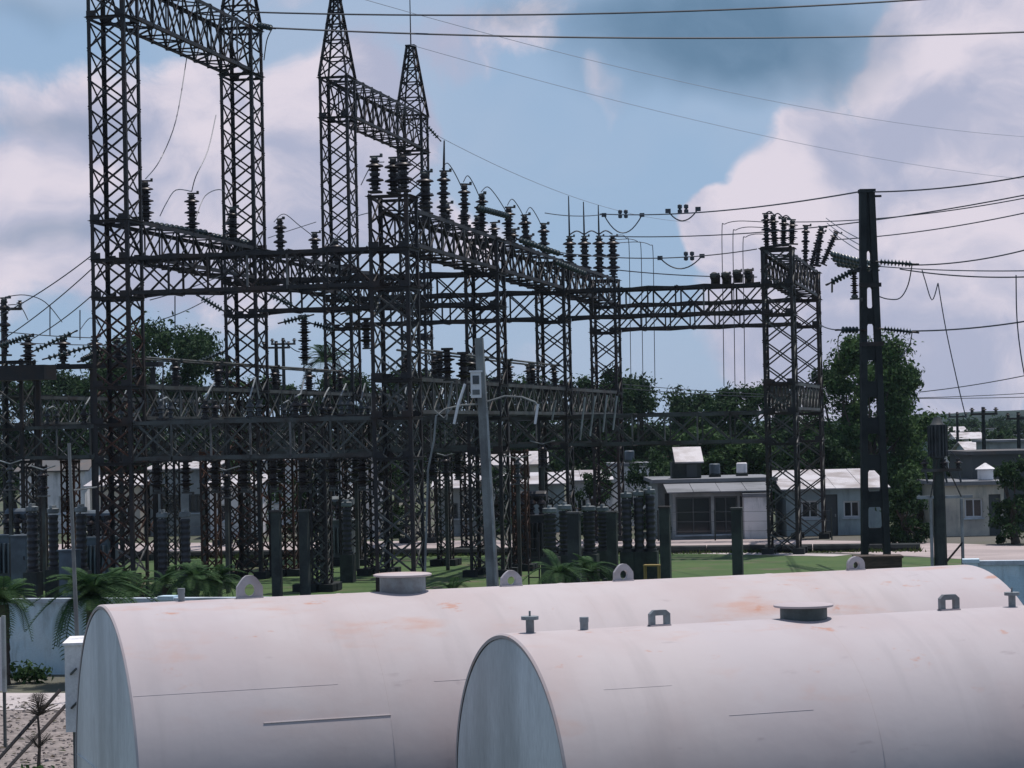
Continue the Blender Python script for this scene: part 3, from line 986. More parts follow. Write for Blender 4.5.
# left edge lines
for i, (a, b, s_) in enumerate([((-20, 325, 70), (96, 252, 66), .15), ((5, 338, 72), (98, 263, 66), .1), ((30, 340, 76), (98, 290, 66), .1), ((-10, 330, 78), (100, 338, 82), .05), ((-10, 341, 78), (130, 345, 84), .05)]):
    px_wire(a, b, s_, .018, '%s thin line at the left edge of the photo, from top' % ORD[i], 'lines at the left edge')
wire([P(5, 297, 76), P(25, 295, 76), P(45, 302, 76), P(62, 322, 80)], .016, 'curved lead over the low insulators at left', 'jumpers')
wire([P(8, 305, 76), P(20, 306, 76), P(28, 320, 80)], .016, 'short curved lead at the low insulators at left', 'jumpers')
wire([P(80, 330, 80), P(90, 318, 80), P(99, 325, 70)], .016, 'short curved lead beside the tallest tower', 'jumpers')
# bus wires across the bays
for i, (a, b, s_) in enumerate([((150, 300, 68), (250, 262, 76), .1), ((160, 320, 70), (222, 290, 76), .1), ((330, 330, 78), (345, 380, 84), .05), ((284, 340, 76), (300, 352, 76), .08)]):
    px_wire(a, b, s_, .016, '%s thin bus wire inside the left bays' % ORD[i], 'bus wires in the left bays')
for i, (x, y0, y1, Y) in enumerate([(175, 296, 330, 80), (304, 348, 372, 78), (50, 305, 336, 82), (80, 310, 340, 82)]):
    wire([P(x, y0, Y), P(x, y1, Y)], .022, '%s thin upright rod in the left of the yard' % ORD[i], 'upright rods')
wire([P(938, 283, 64), P(946, 330, 64), P(958, 385, 64), P(966, 418, 64)], .016, 'down lead hanging right of the pole', 'down leads')
wire([P(1016, 275, 62), P(1017, 320, 62), P(1022, 362, 62), P(1030, 400, 62)], .018, 'down lead at the right edge', 'down leads')
wire([P(938, 283, 64), P(932, 300, 64), P(925, 280, 64), P(922, 270, 64)], .016, 'small loop on the line right of the pole', 'down leads')

# ------------------------------------------------------------------ big concrete pole at right with openings
pp = P(876, 561, POLE_Y)
pole = thing('concrete_power_pole', 'tall dark tapered concrete power pole with oval openings', 'power pole', (pp.x, pp.y, 0), GROT + .25)
HP, WB, WT = 11.42, .86, .42
mb = MB()
def half(z): return (WB + (WT - WB) * z / HP) / 2
opens = []
z = .7
while z < 9.7:
    opens.append((z, z + .60))
    z += .60 + .455
cuts = [0] + [q for o in opens for q in o] + [HP]
fl = .175
for sx in (-1, 1):
    zs = [i * HP / 10 for i in range(11)]
    for i in range(10):
        x0, x1 = half(zs[i]), half(zs[i + 1])
        poly = [(sx * x0, zs[i]), (sx * (x0 - fl), zs[i]), (sx * (x1 - fl), zs[i + 1]), (sx * x1, zs[i + 1])]
        mb.prism(poly, -.15, .15)
for a, b in zip(cuts[0::2], cuts[1::2]):
    x0, x1 = half(a) - fl + .002, half(b) - fl + .002
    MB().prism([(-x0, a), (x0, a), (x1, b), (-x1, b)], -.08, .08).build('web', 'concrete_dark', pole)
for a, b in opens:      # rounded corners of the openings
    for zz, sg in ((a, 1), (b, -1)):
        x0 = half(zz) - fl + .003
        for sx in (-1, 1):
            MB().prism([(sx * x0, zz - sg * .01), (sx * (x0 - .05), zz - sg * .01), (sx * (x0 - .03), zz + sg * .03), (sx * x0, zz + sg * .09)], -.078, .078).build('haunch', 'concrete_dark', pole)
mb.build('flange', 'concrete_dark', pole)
MB().box((0, 0, HP + .05), (WT + .04, .34, .1)).build('pole_cap', 'concrete_dark', pole)
MB().box((half(HP) + .1, 0, HP - .1), (.22, .06, .06)).build('bracket', 'steel_dark', pole)
for zz in (8.75, 7.05):
    MB().box((0, -.17, zz), (half(zz) * 2 + .12, .04, .12)).build('clamp_band', 'steel_dark', pole)
gs = 'dead end insulator strings at the concrete pole'
insulator_string(P(842, 330, POLE_Y - .5), P(859, 330, POLE_Y - .3), 'lower insulator string on the left of the concrete pole', gs, 5)
insulator_string(P(884, 329, POLE_Y - .3), P(912, 332, POLE_Y - .5), 'lower insulator string on the right of the concrete pole', gs, 9)
insulator_string(P(880, 262, POLE_Y - .3), P(912, 264, POLE_Y - .5), 'upper insulator string on the right of the concrete pole', gs, 9)
insulator_string(P(832, 282, POLE_Y - .5), P(855, 270, POLE_Y - .3), 'drooping insulator string left of the concrete pole', gs, 7)
for i, (x0, y0, x1, y1) in enumerate([(832, 254, 862, 262), (834, 259, 868, 267), (838, 264, 876, 270), (860, 260, 878, 266)]):
    insulator_string(P(x0, y0, 80), P(x1, y1, 76), '%s glass string between rear insulators and the pole, from above' % ORD[i], 'glass strings from the right tower towards the pole', 9)
wire([P(912, 265, POLE_Y - .5), P(908, 285, 66), P(900, 298, 66), P(888, 299, 66), P(878, 296, POLE_Y)], .018, 'jumper hanging below the upper string at the pole', 'pole jumpers')
wire([P(832, 283, POLE_Y - .5), P(832, 292, 66)], .03, 'short tail below drooping string left of the pole', 'pole jumpers')
wire([P(912, 333, POLE_Y - .5), P(909, 346, 66), P(900, 358, 66)], .016, 'jumper below the lower string right of the pole', 'pole jumpers')
wire([P(842, 331, POLE_Y - .5), P(838, 340, 66), P(839, 360, 70)], .016, 'jumper below the lower string left of the pole', 'pole jumpers')
post_insulator((0, 0, 0), .8, 3, 'small insulator hanging beside the pole above the tree', 'pole jumpers', M=Matrix.Translation(P(854, 270, POLE_Y - .3)) @ Matrix.Rotation(math.pi, 4, 'X'), fat=.55)

# ------------------------------------------------------------------ lamp pole in the middle
a, b = P(493, 590, 54), P(479, 338, 54)
lp = thing('lamp_pole', 'pale concrete pole with a white meter box and two curved pipe arms', 'pole', (a.x, a.y, 0))
ax = (b - a)
foot = Vector((a.x - ax.x / ax.z * a.z, a.y, 0)) - Vector((a.x, a.y, 0))
top = b - Vector((a.x, a.y, 0))
MB().tube([foot, foot.lerp(top, .5), top], [.155, .13, .105], 8).build('shaft', 'concrete', lp)
c = P(476, 385, 53.8) - Vector((a.x, a.y, 0))
bx = MB().box(c, (.25, .14, .60)).build('meter_box', 'meter_white', lp)
MB().box(c + Vector((0, -.08, .12)), (.15, .02, .20)).build('window', 'dark_glass', bx)
MB().box(c + Vector((0, -.075, -.17)), (.17, .012, .12)).build('plate', 'equipment_grey', bx)
MB().box(c + Vector((0, 0, .32)), (.31, .2, .04)).build('hood', 'meter_white', bx)
def rel(px, py, Y): return P(px, py, Y) - Vector((a.x, a.y, 0))
MB().tube([rel(482, 404, 54), rel(462, 405, 54), rel(445, 409, 53.9), rel(436, 416, 53.8), rel(434, 440, 53.7), rel(428, 470, 53.7), rel(425, 575, 53.7)], .026, 6).build('pipe_arm', 'concrete', lp)
MB().tube([rel(486, 402, 54), rel(505, 396, 54), rel(522, 397, 53.9), rel(535, 402, 53.8), rel(539, 408, 53.8)], .026, 6).build('pipe_arm', 'concrete', lp)
MB().tube([rel(465, 384, 53.9), rel(458, 405, 53.8), rel(454, 424, 53.8)], .035, 6).build('lamp_tube', 'meter_white', lp)
MB().tube([rel(538, 404, 53.8), rel(535, 424, 53.8)], .035, 6).build('lamp_tube', 'meter_white', lp)
MB().tube([rel(487, 408, 53.8), rel(496, 585, 53.8)], .028, 6).build('conduit', 'galvanised', lp)
MB().tube([rel(434, 410, 53.8), rel(444, 418, 53.8), rel(452, 408, 53.8)], .02, 6).build('bracket', 'concrete', lp)

# thin pole at far left, before the tanks' wall
a, b = P(79, 660, 42), P(69, 443, 42)
tp = thing('thin_pole', 'slender pale pole rising left of the tanks', 'pole', (a.x, a.y, 0))
MB().tube([(0, 0, 0), b - Vector((a.x, a.y, 0))], [.045, .03], 8).build('shaft', 'concrete', tp)
MB().tube([rel(74, 490, 42), rel(84, 489, 42), rel(97, 487, 42.1)], .018, 6).build('side_arm', 'concrete', tp)

# ------------------------------------------------------------------ yard equipment
def breaker(pos, h, r, label, group, mat='equipment_black', ped=.9):
    t = thing('breaker_column', label, 'breaker', pos, GROT, group)
    MB().box((0, 0, ped / 2), (r * 2.6, r * 2.6, ped)).build('pedestal', 'concrete_post', t)
    prof = []
    nn = 9
    for k in range(nn):
        zz = ped + .1 + (h - ped - .25) * k / nn
        dz = (h - ped - .25) / nn
        prof += [(r * .86, zz), (r, zz + dz * .35), (r * .98, zz + dz * .55), (r * .86, zz + dz * .7)]
    auto = MB().lathe([(r * 1.15, ped), (r * 1.15, ped + .09)] + prof, 14).build('bushing', mat, t)
    auto_smooth(auto.data, 40)
    MB().lathe([(r * .95, h - .16), (r * 1.12, h - .13), (r * 1.12, h - .02), (r * .8, h)], 14).build('cap', 'equipment_grey', t)
    MB().box((0, 0, h + .04), (.08, .34, .08)).build('terminal', 'galvanised', t)
    return t


def at(px, Y): return P(px, 570, Y).xy.to_3d()


gb = 'dark breaker columns with pale caps'
spec = [(33, 68, 2.85, .17, 'beside the left edge'), (54, 69, 2.75, .16, 'right of the leftmost one'), (82, 68, 2.8, .17, 'left of the tallest tower'),
        (163, 66, 2.65, .15, 'just right of the tallest tower'), (186, 66, 2.65, .15, 'second right of the tallest tower'),
        (348, 74, 2.6, .16, 'left of the nearest middle tower'), (628, 72, 2.75, .165, 'leftmost of three together near the tank lug'), (640, 72, 2.8, .165, 'middle of three together near the tank lug'), (651.5, 72, 2.85, .165, 'rightmost of three together near the tank lug'),
        (551, 70, 2.4, .2, 'right of the lamp pole'), (566, 71, 2.45, .2, 'second right of the lamp pole'), (590, 71, 2.4, .2, 'third right of the lamp pole'), (604, 73, 2.3, .18, 'fourth right of the lamp pole')]
for px, Y, h, r, lb in spec:
    breaker(at(px, Y), h, r, 'dark breaker column with pale cap, ' + lb, gb)


def pillar(px, Y, h, w, label):
    t = thing('concrete_pillar', label, 'pillar', at(px, Y), GROT, 'square concrete pillars in the yard')
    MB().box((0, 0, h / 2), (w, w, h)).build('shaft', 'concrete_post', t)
    MB().box((0, 0, h + .03), (w + .06, w + .06, .056)).build('head_plate', 'steel_grey', t)
    MB().box((0, 0, .1), (w + .3, w + .3, .2)).build('plinth', 'concrete_post', t)


for px, Y, h, w, lb in [(277, 64, 2.65, .24, 'square concrete pillar left of a pair near the tank lug'), (305, 64, 2.65, .24, 'square concrete pillar right of a pair near the tank lug'),
                        (575, 66, 2.35, .34, 'square concrete pillar among the dark breakers'), (613, 70, 2.2, .30, 'square concrete pillar behind the white lug'),
                        (666, 69, 2.35, .30, 'square concrete pillar right of the three breakers'), (738, 68, 2.30, .30, 'square concrete pillar standing alone before the houses')]:
    pillar(px, Y, h, w, lb)


def transformer(px, Y, w, d, h, label, mat='equipment_blue'):
    t = thing('transformer', label, 'transformer', at(px, Y), GROT, 'transformers')
    MB().box((0, 0, .15), (w + .3, d + .3, .3)).build('plinth', 'concrete_post', t)
    MB().box((0, 0, .3 + h / 2), (w, d, h)).build('tank_body', mat, t)
    for k in range(7):
        MB().box((-w * .42 + w * .14 * k, -d / 2 - .12, .3 + h * .48), (.05, .22, h * .72)).build('radiator_fin', mat, t)
    MB().box((0, 0, .33 + h), (w + .1, d + .1, .06)).build('lid', mat, t)
    for k in range(3):
        put('bushing', UNIT, t, Matrix.Translation((-w * .3 + w * .3 * k, 0, h + .36)) @ Matrix.Diagonal((.8, .8, 1.6, 1)))
    c = MB().lathe([(.18, -.5), (.2, -.45), (.2, .45), (.18, .5)], 12, Matrix.Translation((0, d * .3, h + 1.0)) @ Matrix.Rotation(math.pi / 2, 4, 'Y')).build('conservator', mat, t)
    for x in (-.35, .35): MB().box((x, d * .3, h + .58), (.06, .06, .46)).build('conservator_leg', mat, t)


transformer(18, 76, 1.2, 1.0, 1.35, 'blue grey transformer behind plants at the left edge')
transformer(99, 74, 1.0, .9, 1.3, 'blue grey transformer behind the tallest tower foot')
transformer(340, 84, 1.1, .9, 1.3, 'grey transformer left of the nearest middle tower', 'equipment_grey')
transformer(533, 82, 1.2, 1.0, 1.4, 'dark transformer right of the lamp pole', 'equipment_black')

def cabinet(px, Y, w, h, label, mat):
    t = thing('control_cabinet', label, 'cabinet', at(px, Y), GROT, 'control cabinets in the yard')
    MB().box((0, 0, .15), (w + .1, .5, .3)).build('plinth', 'concrete_post', t)
    MB().box((0, 0, .3 + h / 2), (w, .42, h)).build('body', mat, t)
    MB().box((0, 0, .32 + h), (w + .08, .52, .04)).build('hood', mat, t)
    d = MB().box((0, -.218, .3 + h / 2), (w * .86, .02, h * .9)).build('door', mat, t)
    MB().box((w * .33, -.24, .3 + h * .55), (.03, .03, .12)).build('handle', 'steel_dark', d)


for px, Y, w, h, lb, mt in [(22, 72, .55, 1.5, 'blue grey control cabinet at the left edge of the yard', 'equipment_blue'), (70, 66, .5, 1.3, 'grey control cabinet by the thin pole', 'equipment_blue')]:
    cabinet(px, Y, w, h, lb, mt)
g = 'steel bus supports with one insulator'
for i, (px, Y, h) in enumerate([(12, 74, 3.2), (45, 73, 3.0), (112, 78, 3.2), (205, 75, 3.1), (228, 70, 2.9), (262, 80, 3.3), (322, 76, 3.0), (358, 80, 3.2), (448, 79, 3.1), (520, 75, 3.0), (545, 84, 3.4)]):
    q = at(px, Y)
    t = thing('bus_support', '%s slim bus support post from the left, with one insulator' % ORD[i], 'post', q, GROT, g)
    MB().box((0, 0, h / 2), (.11, .11, h)).build('post', 'steel_grey', t)
    MB().box((0, 0, h + .02), (.34, .26, .04)).build('head_plate', 'steel_pale', t)
    for k_ in range(2): put('porcelain_unit', UNIT if i % 3 else UNITG, t, Matrix.Translation((0, 0, h + .04 + .4 * k_)) @ Matrix.Diagonal((.8, .8, .95, 1)))
    MB().tube([(-.5, .2, h + .98), (0, 0, h + .86), (.5, -.2, h + .98)], .022, 6).build('lead', 'galvanised', t)
# disconnector rods: pale operating rods between lower beams
g = 'pale operating rods by the middle row'
for i, (x0, y0, x1, y1, Y) in enumerate([(585, 397, 580, 440, 78), (595, 396, 590, 436, 79), (607, 395, 603, 432, 80), (617, 396, 613, 430, 82),
                                         (556, 400, 552, 420, 76), (452, 382, 446, 420, 66)]):
    wire([P(x0, y0, Y), P(x1, y1, Y)], .035, 'pale operating rod, %s from the lamp pole' % ORD[i], g, 'galvanised', 'operating_rod')
# copper bus tubes along the lower beams
for i, (st, sd) in enumerate([(A0, -.3), (A0, .35), (E0, -.3), (E0, .35)]):
    p0, p1 = on_row(st, 1.2, sd, LROWT + .82), on_row(st, 22, sd, LROWT + .82)
    wire([p0, p1], .035, ('inner', 'outer')[i % 2] + ' bus tube above the lower beam of the %s row' % ('left' if i < 2 else 'middle'), 'bus tubes', 'steel_grey', 'bus_tube')
# knife switches on the lower cross beams
g = 'knife switches on the lower cross beams'
for bi, (nm, key) in enumerate((('nearest', 'A'), ('second', 'B'), ('left edge', 'L'), ('third', 'C'))):
    for i in range(5):
        p = T[key] + V * (1.4 + 1.35 * i) + Vector((0, 0, LLATT + .02))
        sw = thing('knife_switch', '%s knife switch from the left on the %s lower cross beam' % (ORD[i], nm), 'switch', p, GROT, g)
        MB().box((0, 0, .03), (.2, 1.0, .06)).build('frame', 'steel_dark', sw)
        for y in (-.4, .4): put('porcelain_unit', UNIT if i % 2 else UNITG, sw, Matrix.Translation((0, y, .06)) @ Matrix.Diagonal((.7, .7, 1.1, 1)))
        MB().tube([(0, -.45, .56), (0, .1, .66 + .25 * (i % 3)), (0, .42, .56 + .5 * (i % 2))], .025, 6).build('blade', 'galvanised', sw)
# yellow stand near the breakers
ys = thing('yellow_stand', 'small yellow steel stand under the three breakers', 'stand', at(652, 66), GROT)
for x in (-.2, .2):
    for y in (-.15, .15): MB().box((x, y, .40), (.04, .04, .8)).build('leg', 'yellow_paint', ys)
MB().box((0, 0, .82), (.46, .36, .04)).build('top', 'yellow_paint', ys)
# ladder rungs stand
ld = thing('ladder', 'small steel ladder left of the dark breakers', 'ladder', at(534, 67), GROT)
for x in (-.16, .16): MB().box((x, 0, .9), (.04, .04, 1.8)).build('rail', 'steel_dark', ld)
for k_ in range(6): MB().box((0, 0, .2 + .28 * k_), (.28, .03, .03)).build('rung', 'steel_dark', ld)
# brown timber box by the big pole
tb = thing('timber_box', 'brown plank box at the foot of the concrete power pole', 'box', at(878, 64), GROT + .15)
for k_ in range(4): MB().box((0, 0, .12 + .245 * k_ + .05), (1.26, .8, .235)).build('plank', 'timber', tb)
MB().box((0, 0, 1.05), (1.34, .88, .06)).build('lid', 'timber', tb)

# pole mounted substation transformer at right
q = at(941, 62)
ps = thing('pole_transformer', 'grey ribbed transformer can on a short concrete pole with pipe frame', 'transformer', q, 0)
def r2(px, py, Y=62): return P(px, py, Y) - q
MB().tube([(0, 0, 0), (0, 0, 3.9)], [.19, .15], 10).build('pole', 'concrete_post', ps)
cz = r2(941, 440).z
can = auto_smooth(MB().lathe([(.17, cz - .5), (.20, cz - .48), (.20, cz + .42), (.16, cz + .46), (.09, cz + .62)], 16).build('can', 'can_grey', ps).data, 40)
for k_ in range(16):
    a_ = k_ * math.pi / 8
    MB().box((.22, 0, cz - .02), (.10, .03, .84), Matrix.Rotation(a_, 4, 'Z')).build('fin', 'can_grey', ps)
zb = r2(941, 497).z
MB().box((.15, 0, zb), (1.5, .1, .08)).build('crossarm', 'galvanised', ps)
for x in (-.25, .58): MB().tube([(x, -.1, 0), (x, -.1, zb - .05)], .045, 8).build('pipe_leg', 'galvanised', ps)
MB().tube([(.05, -.12, .35), (.58, -.12, 0)], .03, 6).build('brace', 'steel_dark', ps)
MB().tube([(.05, -.12, .9), (.58, -.12, 1.5)], .03, 6).build('brace', 'steel_dark', ps)
MB().box((.75, -.1, .75), (.18, .15, .4)).build('switch_box', 'steel_dark', ps)
za = r2(941, 470).z
MB().box((.05, -.2, za), (1.1, .08, .08)).build('crossarm', 'steel_grey', ps)
for x in (-.4, .12, .5):
    put('porcelain_unit', UNIT, ps, Matrix.Translation((x, -.2, za + .04)) @ Matrix.Diagonal((.5, .5, .6, 1)))
    MB().tube([(x, -.2, za + .3), (x * .6, -.25, za + .5), (x * .3, -.22, cz - .3)], .012, 5).build('lead', 'wire', ps)
    MB().tube([(x, -.22, za - .05), (x + .05, -.28, za - .35)], .03, 6).build('cutout', 'porcelain_grey', ps)
for x in (-.25, .58): MB().tube([(x, -.1, zb), (x * .2, -.15, za + .3)], .02, 6).build('stay', 'steel_grey', ps)

# ------------------------------------------------------------------ the tanks
TH_ = rad(19.8)
ADIR = Vector((math.cos(TH_), math.sin(TH_), 0))


def on_axis(T0, px, py):
    k_ = (px - (py - 384) * .0218 - 512) / F
    return (k_ * T0.y - T0.x) / (ADIR.x - k_ * ADIR.y)


def tank(T0, R, L, label, mat, manhole, lugs, pipes, welds, lug_mat):
    t = thing('storage_tank', label, 'tank', (T0.x, T0.y, 0), TH_, 'white horizontal storage tanks')
    ax_z = T0.z - R
    MX = Matrix.Translation((0, 0, ax_z)) @ Matrix.Rotation(math.pi / 2, 4, 'Y')
    n = 128
    shell = MB().lathe([(R - .035, .0), (R - .012, -.004), (R, .012), (R, L - .012), (R - .012, L + .004), (R - .035, L)], n, MX, caps=False)
    o = shell.build('shell', mat, t)
    auto_smooth(o.data, 35)
    for x, sg in ((0.0, 1), (L, -1)):
        # flat end plate set into the shell, with its fillet weld
        e = MB().lathe([(R - .03, x + sg * .014), (R - .045, x + sg * .004), (.05, x - sg * .002)] if sg > 0 else [(.05, x - sg * .002), (R - .045, x + sg * .004), (R - .03, x + sg * .014)], n, MX).build('end_plate', 'cap_paint', t)
        auto_smooth(e.data, 60)
        MB().box((x - sg * .002, 0, ax_z + R * .08), (.012, R * 1.85, .010)).build('weld_seam', 'cap_paint', t)
    # ring and plate seams
    nr = 4
    for k_ in range(1, nr):
        x = L * k_ / nr
        MB().lathe([(R - .01, x - .011), (R + .0035, x), (R - .01, x + .011)], n, MX, caps=False).build('ring_seam', mat, t, True)
    for (s0, s1, ang, w) in welds:
        c = (R + .0) * math.cos(ang)
        MB().tube([(s0, -R * math.sin(ang), ax_z + c), (s1, -R * math.sin(ang), ax_z + c)], w, 6).build('plate_seam', 'cap_paint' if w > .007 else mat, t)
    # saddles
    for x in (L * .18, L * .82):
        MB().box((x, 0, (ax_z - R * .55) / 2), (.5, R * 1.7, max(.05, ax_z - R * .55))).build('saddle', 'concrete', t)
    for s, r, h in manhole:
        m_ = MB().lathe([(r, -.10), (r, h - .016)], 48, Matrix.Translation((s, 0, T0.z)), caps=False).build('manhole_neck', 'fitting_paint' if R > 1.3 else 'neck_paint', t, True)
        auto_smooth(MB().lathe([(r * 1.25, h - .016), (r * 1.27, h - .012), (r * 1.27, h - .001), (r * 1.2, h + .004)], 48, Matrix.Translation((s, 0, T0.z))).build('lid', mat, m_).data, 40)
    for i, (s, w, h, kind) in enumerate(lugs):
        poly_o = [(-w / 2, -.05), (-w / 2, h * .62)]
        if kind == 'arch':
            poly_o = [(-w / 2, -.05)] + [(-w / 2 * math.cos(a_), h * .42 + (h * .58) * math.sin(a_)) for a_ in [math.pi * j / 10 for j in range(11)]] + [(w / 2, -.05)]
        elif kind == 'peak':
            poly_o = [(-w / 2, -.05), (-w / 2, h * .5), (-w * .28, h * .86), (-w * .12, h), (w * .12, h), (w * .28, h * .86), (w / 2, h * .5), (w / 2, -.05)]
        else:
            poly_o = [(-w / 2, -.05), (-w / 2, h * .76), (-w * .3, h), (w * .3, h), (w / 2, h * .76), (w / 2, -.05)]
        bmh = bmesh.new()
        # plate with a real hole: bridge outer outline and hole outline
        hw, hz0, hz1 = (w * .24, h * .1, h * .66) if kind == 'square' else (w * .20, h * .10, h * .62)
        if kind == 'square':
            hole = [(-hw, -.05), (-hw, hz1), (hw, hz1), (hw, -.05)]
            poly = poly_o[:-1] + [poly_o[-1]] + list(reversed(hole))
            lug = MB()
            # three members of the arch
            lug.prism([(-w / 2, -.05), (-hw, -.05), (-hw, hz1), (-w / 2, h * .76)], -.02, .02)
            lug.prism([(hw, -.05), (w / 2, -.05), (w / 2, h * .76), (hw, hz1)], -.02, .02)
            lug.prism([(-w / 2, h * .76), (-hw, hz1), (hw, hz1), (w / 2, h * .76), (w * .3, h), (-w * .3, h)], -.02, .02)
        else:
            lug = MB()
            N = 24
            cx_, cz_ = 0, (hz0 + hz1) / 2
            def ray_out(a_):
                dx, dz = math.cos(a_), math.sin(a_)
                best = 9
                for j in range(len(poly_o)):
                    (x0, z0), (x1, z1) = poly_o[j], poly_o[(j + 1) % len(poly_o)]
                    den = dx * (z1 - z0) - dz * (x1 - x0)
                    if abs(den) < 1e-9: continue
                    tt = ((x0 - cx_) * (z1 - z0) - (z0 - cz_) * (x1 - x0)) / den
                    uu = ((x0 - cx_) * dz - (z0 - cz_) * dx) / den
                    if tt > 0 and -1e-6 <= uu <= 1 + 1e-6: best = min(best, tt)
                return (cx_ + dx * best, cz_ + dz * best)
            for j in range(N):
                a0, a1 = 2 * math.pi * j / N, 2 * math.pi * (j + 1) / N
                i0 = (cx_ + hw * math.cos(a0), cz_ + (hz1 - hz0) / 2 * math.sin(a0))
                i1 = (cx_ + hw * math.cos(a1), cz_ + (hz1 - hz0) / 2 * math.sin(a1))
                lug.prism([i0, ray_out(a0), ray_out(a1), i1], -.02, .02)
        bmh.free()
        o = lug.build('lifting_lug', lug_mat, t)
        o.location = (s, 0, T0.z)
        MB().box((0, 0, .0), (w * 1.0, .07, .02)).build('lug_pad', mat, o)
    for (s, r, h, fl_) in pipes:
        p_ = MB().lathe([(r, -.08), (r, h)], 16, Matrix.Translation((s, 0, T0.z))).build('pipe_stub', 'fitting_paint', t, False)
        auto_smooth(p_.data, 40)
        if fl_:
            MB().lathe([(r * 2.1, h - .012), (r * 2.1, h + .012)], 16, Matrix.Translation((s, 0, T0.z))).lathe([(.008, h + .01), (.008, h + .05)], 6, Matrix.Translation((s, 0, T0.z))).build('flange', 'fitting_paint', p_)
        else:
            MB().lathe([(r * 1.1, h - .03), (r * 1.1, h + .006)], 16, Matrix.Translation((s, 0, T0.z))).build('cap', 'fitting_paint', p_)
    return t


T1 = P(102, 605, 18.6)
s1 = lambda px, py: on_axis(T1, px, py)
tank(T1, 1.5, s1(968, 560), 'larger weathered white storage tank lying behind, its shaded end at left', 'tank_white',
     [(s1(403, 590), .195, .145)],
     [(s1(250, 593), .22, .19, 'peak'), (s1(511, 580), .19, .135, 'peak'), (s1(623, 575), .18, .15, 'peak'), (s1(855, 563), .17, .125, 'arch')],
     [(s1(182, 597), .028, .10, False)],
     [(s1(226, 727), s1(345, 717), rad(65), .0065), (.02, s1(300, 690), rad(54), .0018), (s1(390, 670), s1(560, 660), rad(55), .0018)], 'lug_paint')
T2 = P(505, 634, 16.3)
s2 = lambda px, py: on_axis(T2, px, py)
tank(T2, 1.2, 9.5, 'nearer white storage tank cut by the right edge, grey end facing left', 'tank_white_front',
     [(s2(803, 616), .175, .10)],
     [(s2(659, 620), .16, .115, 'square'), (s2(948, 605), .165, .12, 'square')],
     [(s2(530, 628), .03, .105, True), (s2(584, 625), .03, .085, False), (s2(1011, 601), .028, .10, True)],
     [(s2(560, 680), s2(625, 680), rad(44), .0015), (s2(670, 705), s2(750, 703), rad(57), .0022), (s2(965, 690), s2(1024, 690), rad(57), .0022)], 'fitting_paint')

# white box tank left of the larger tank
wt = P(76, 726, 27)
wb = thing('white_water_box', 'white box with hooks standing left behind the larger tank', 'box', (wt.x + .36, wt.y, wt.z - .06), .1)
hb = P(66, 641, 27).z - wt.z
MB().box((0, 0, hb / 2 + .05), (.86, .9, hb)).build('body', 'plaster_white', wb)
MB().box((0, 0, hb + .065), (.9, .95, .03)).build('lid', 'plaster_white', wb)
for z_ in (.33, .72):
    MB().tube([(-.36, -.46, hb * z_), (-.34, -.51, hb * z_ + .02), (-.31, -.51, hb * z_ + .05), (-.30, -.46, hb * z_ + .06)], .014, 6).build('hook', 'steel_grey', wb)
for x_ in (-.3, .3):
    MB().box((x_, 0, -(wt.z) / 2 + .05), (.12, .7, wt.z + .02)).build('leg', 'concrete', wb)

# sign board at the left edge
sg = P(3, 727, 36)
sb = thing('sign_board', 'pale sign board on two posts cut by the left edge', 'sign', (sg.x - .55, sg.y, 0), -.2)
zt, zb_ = P(3, 617, 36).z, P(3, 690, 36).z
MB().span((-.62, -.02, zb_), (.60, .02, zt)).build('panel', 'plaster_white', sb)
MB().span((.602, -.035, zb_ - .02), (.65, .035, zt + .03)).build('frame', 'galvanised', sb)
MB().span((-.67, -.035, zb_ - .02), (-.622, .035, zt + .03)).build('frame', 'galvanised', sb)
for x in (-.64, .62): MB().span((x - .02, -.02, 0), (x + .02, .02, zb_ - .021)).build('post', 'steel_grey', sb)
# slanting bars
for i, (x0, y0, x1, y1, Y) in enumerate([(-6, 764, 60, 690, 34), (18, 757, 66, 705, 34.6)]):
    p0, p1 = P(x0, y0, Y - .8), P(x1, y1, Y)
    dd = (p0 - p1)
    p0 = p1 + dd * (p1.z / (p1.z - p0.z)) if p1.z > p0.z else p0
    wire([p0, p1], .028, ('upper', 'lower')[i] + ' dark slanting stay bar over the gravel', 'stay bars', 'steel_dark', 'stay_bar')

# ------------------------------------------------------------------ vegetation
def leaf_cloud(rng, clumps, per, size, spread_out=.6):
    v, f = [], []
    for c, r in clumps:
        for _ in range(per):
            d = Vector((rng.gauss(0, 1), rng.gauss(0, 1), rng.gauss(0, 1))).normalized()
            p = c + Vector((d.x * r.x, d.y * r.y, d.z * r.z)) * min(1.5, abs(rng.gauss(.62, .34)))
            n = (d * spread_out + Vector((rng.gauss(0, 1), rng.gauss(0, 1), rng.gauss(0, 1) + .4)) * .5).normalized()
            x = n.orthogonal().normalized()
            x = Matrix.Rotation(rng.random() * 6.28, 3, n) @ x
            y = n.cross(x)
            s = size * (.55 + rng.random() * .9)
            o = len(v)
            b = n * s * .18
            v += [tuple(p - x * s), tuple(p + y * s * .45 + b), tuple(p + x * s), tuple(p - y * s * .45 + b)]
            f.append((o, o + 1, o + 2, o + 3))
    return v, f


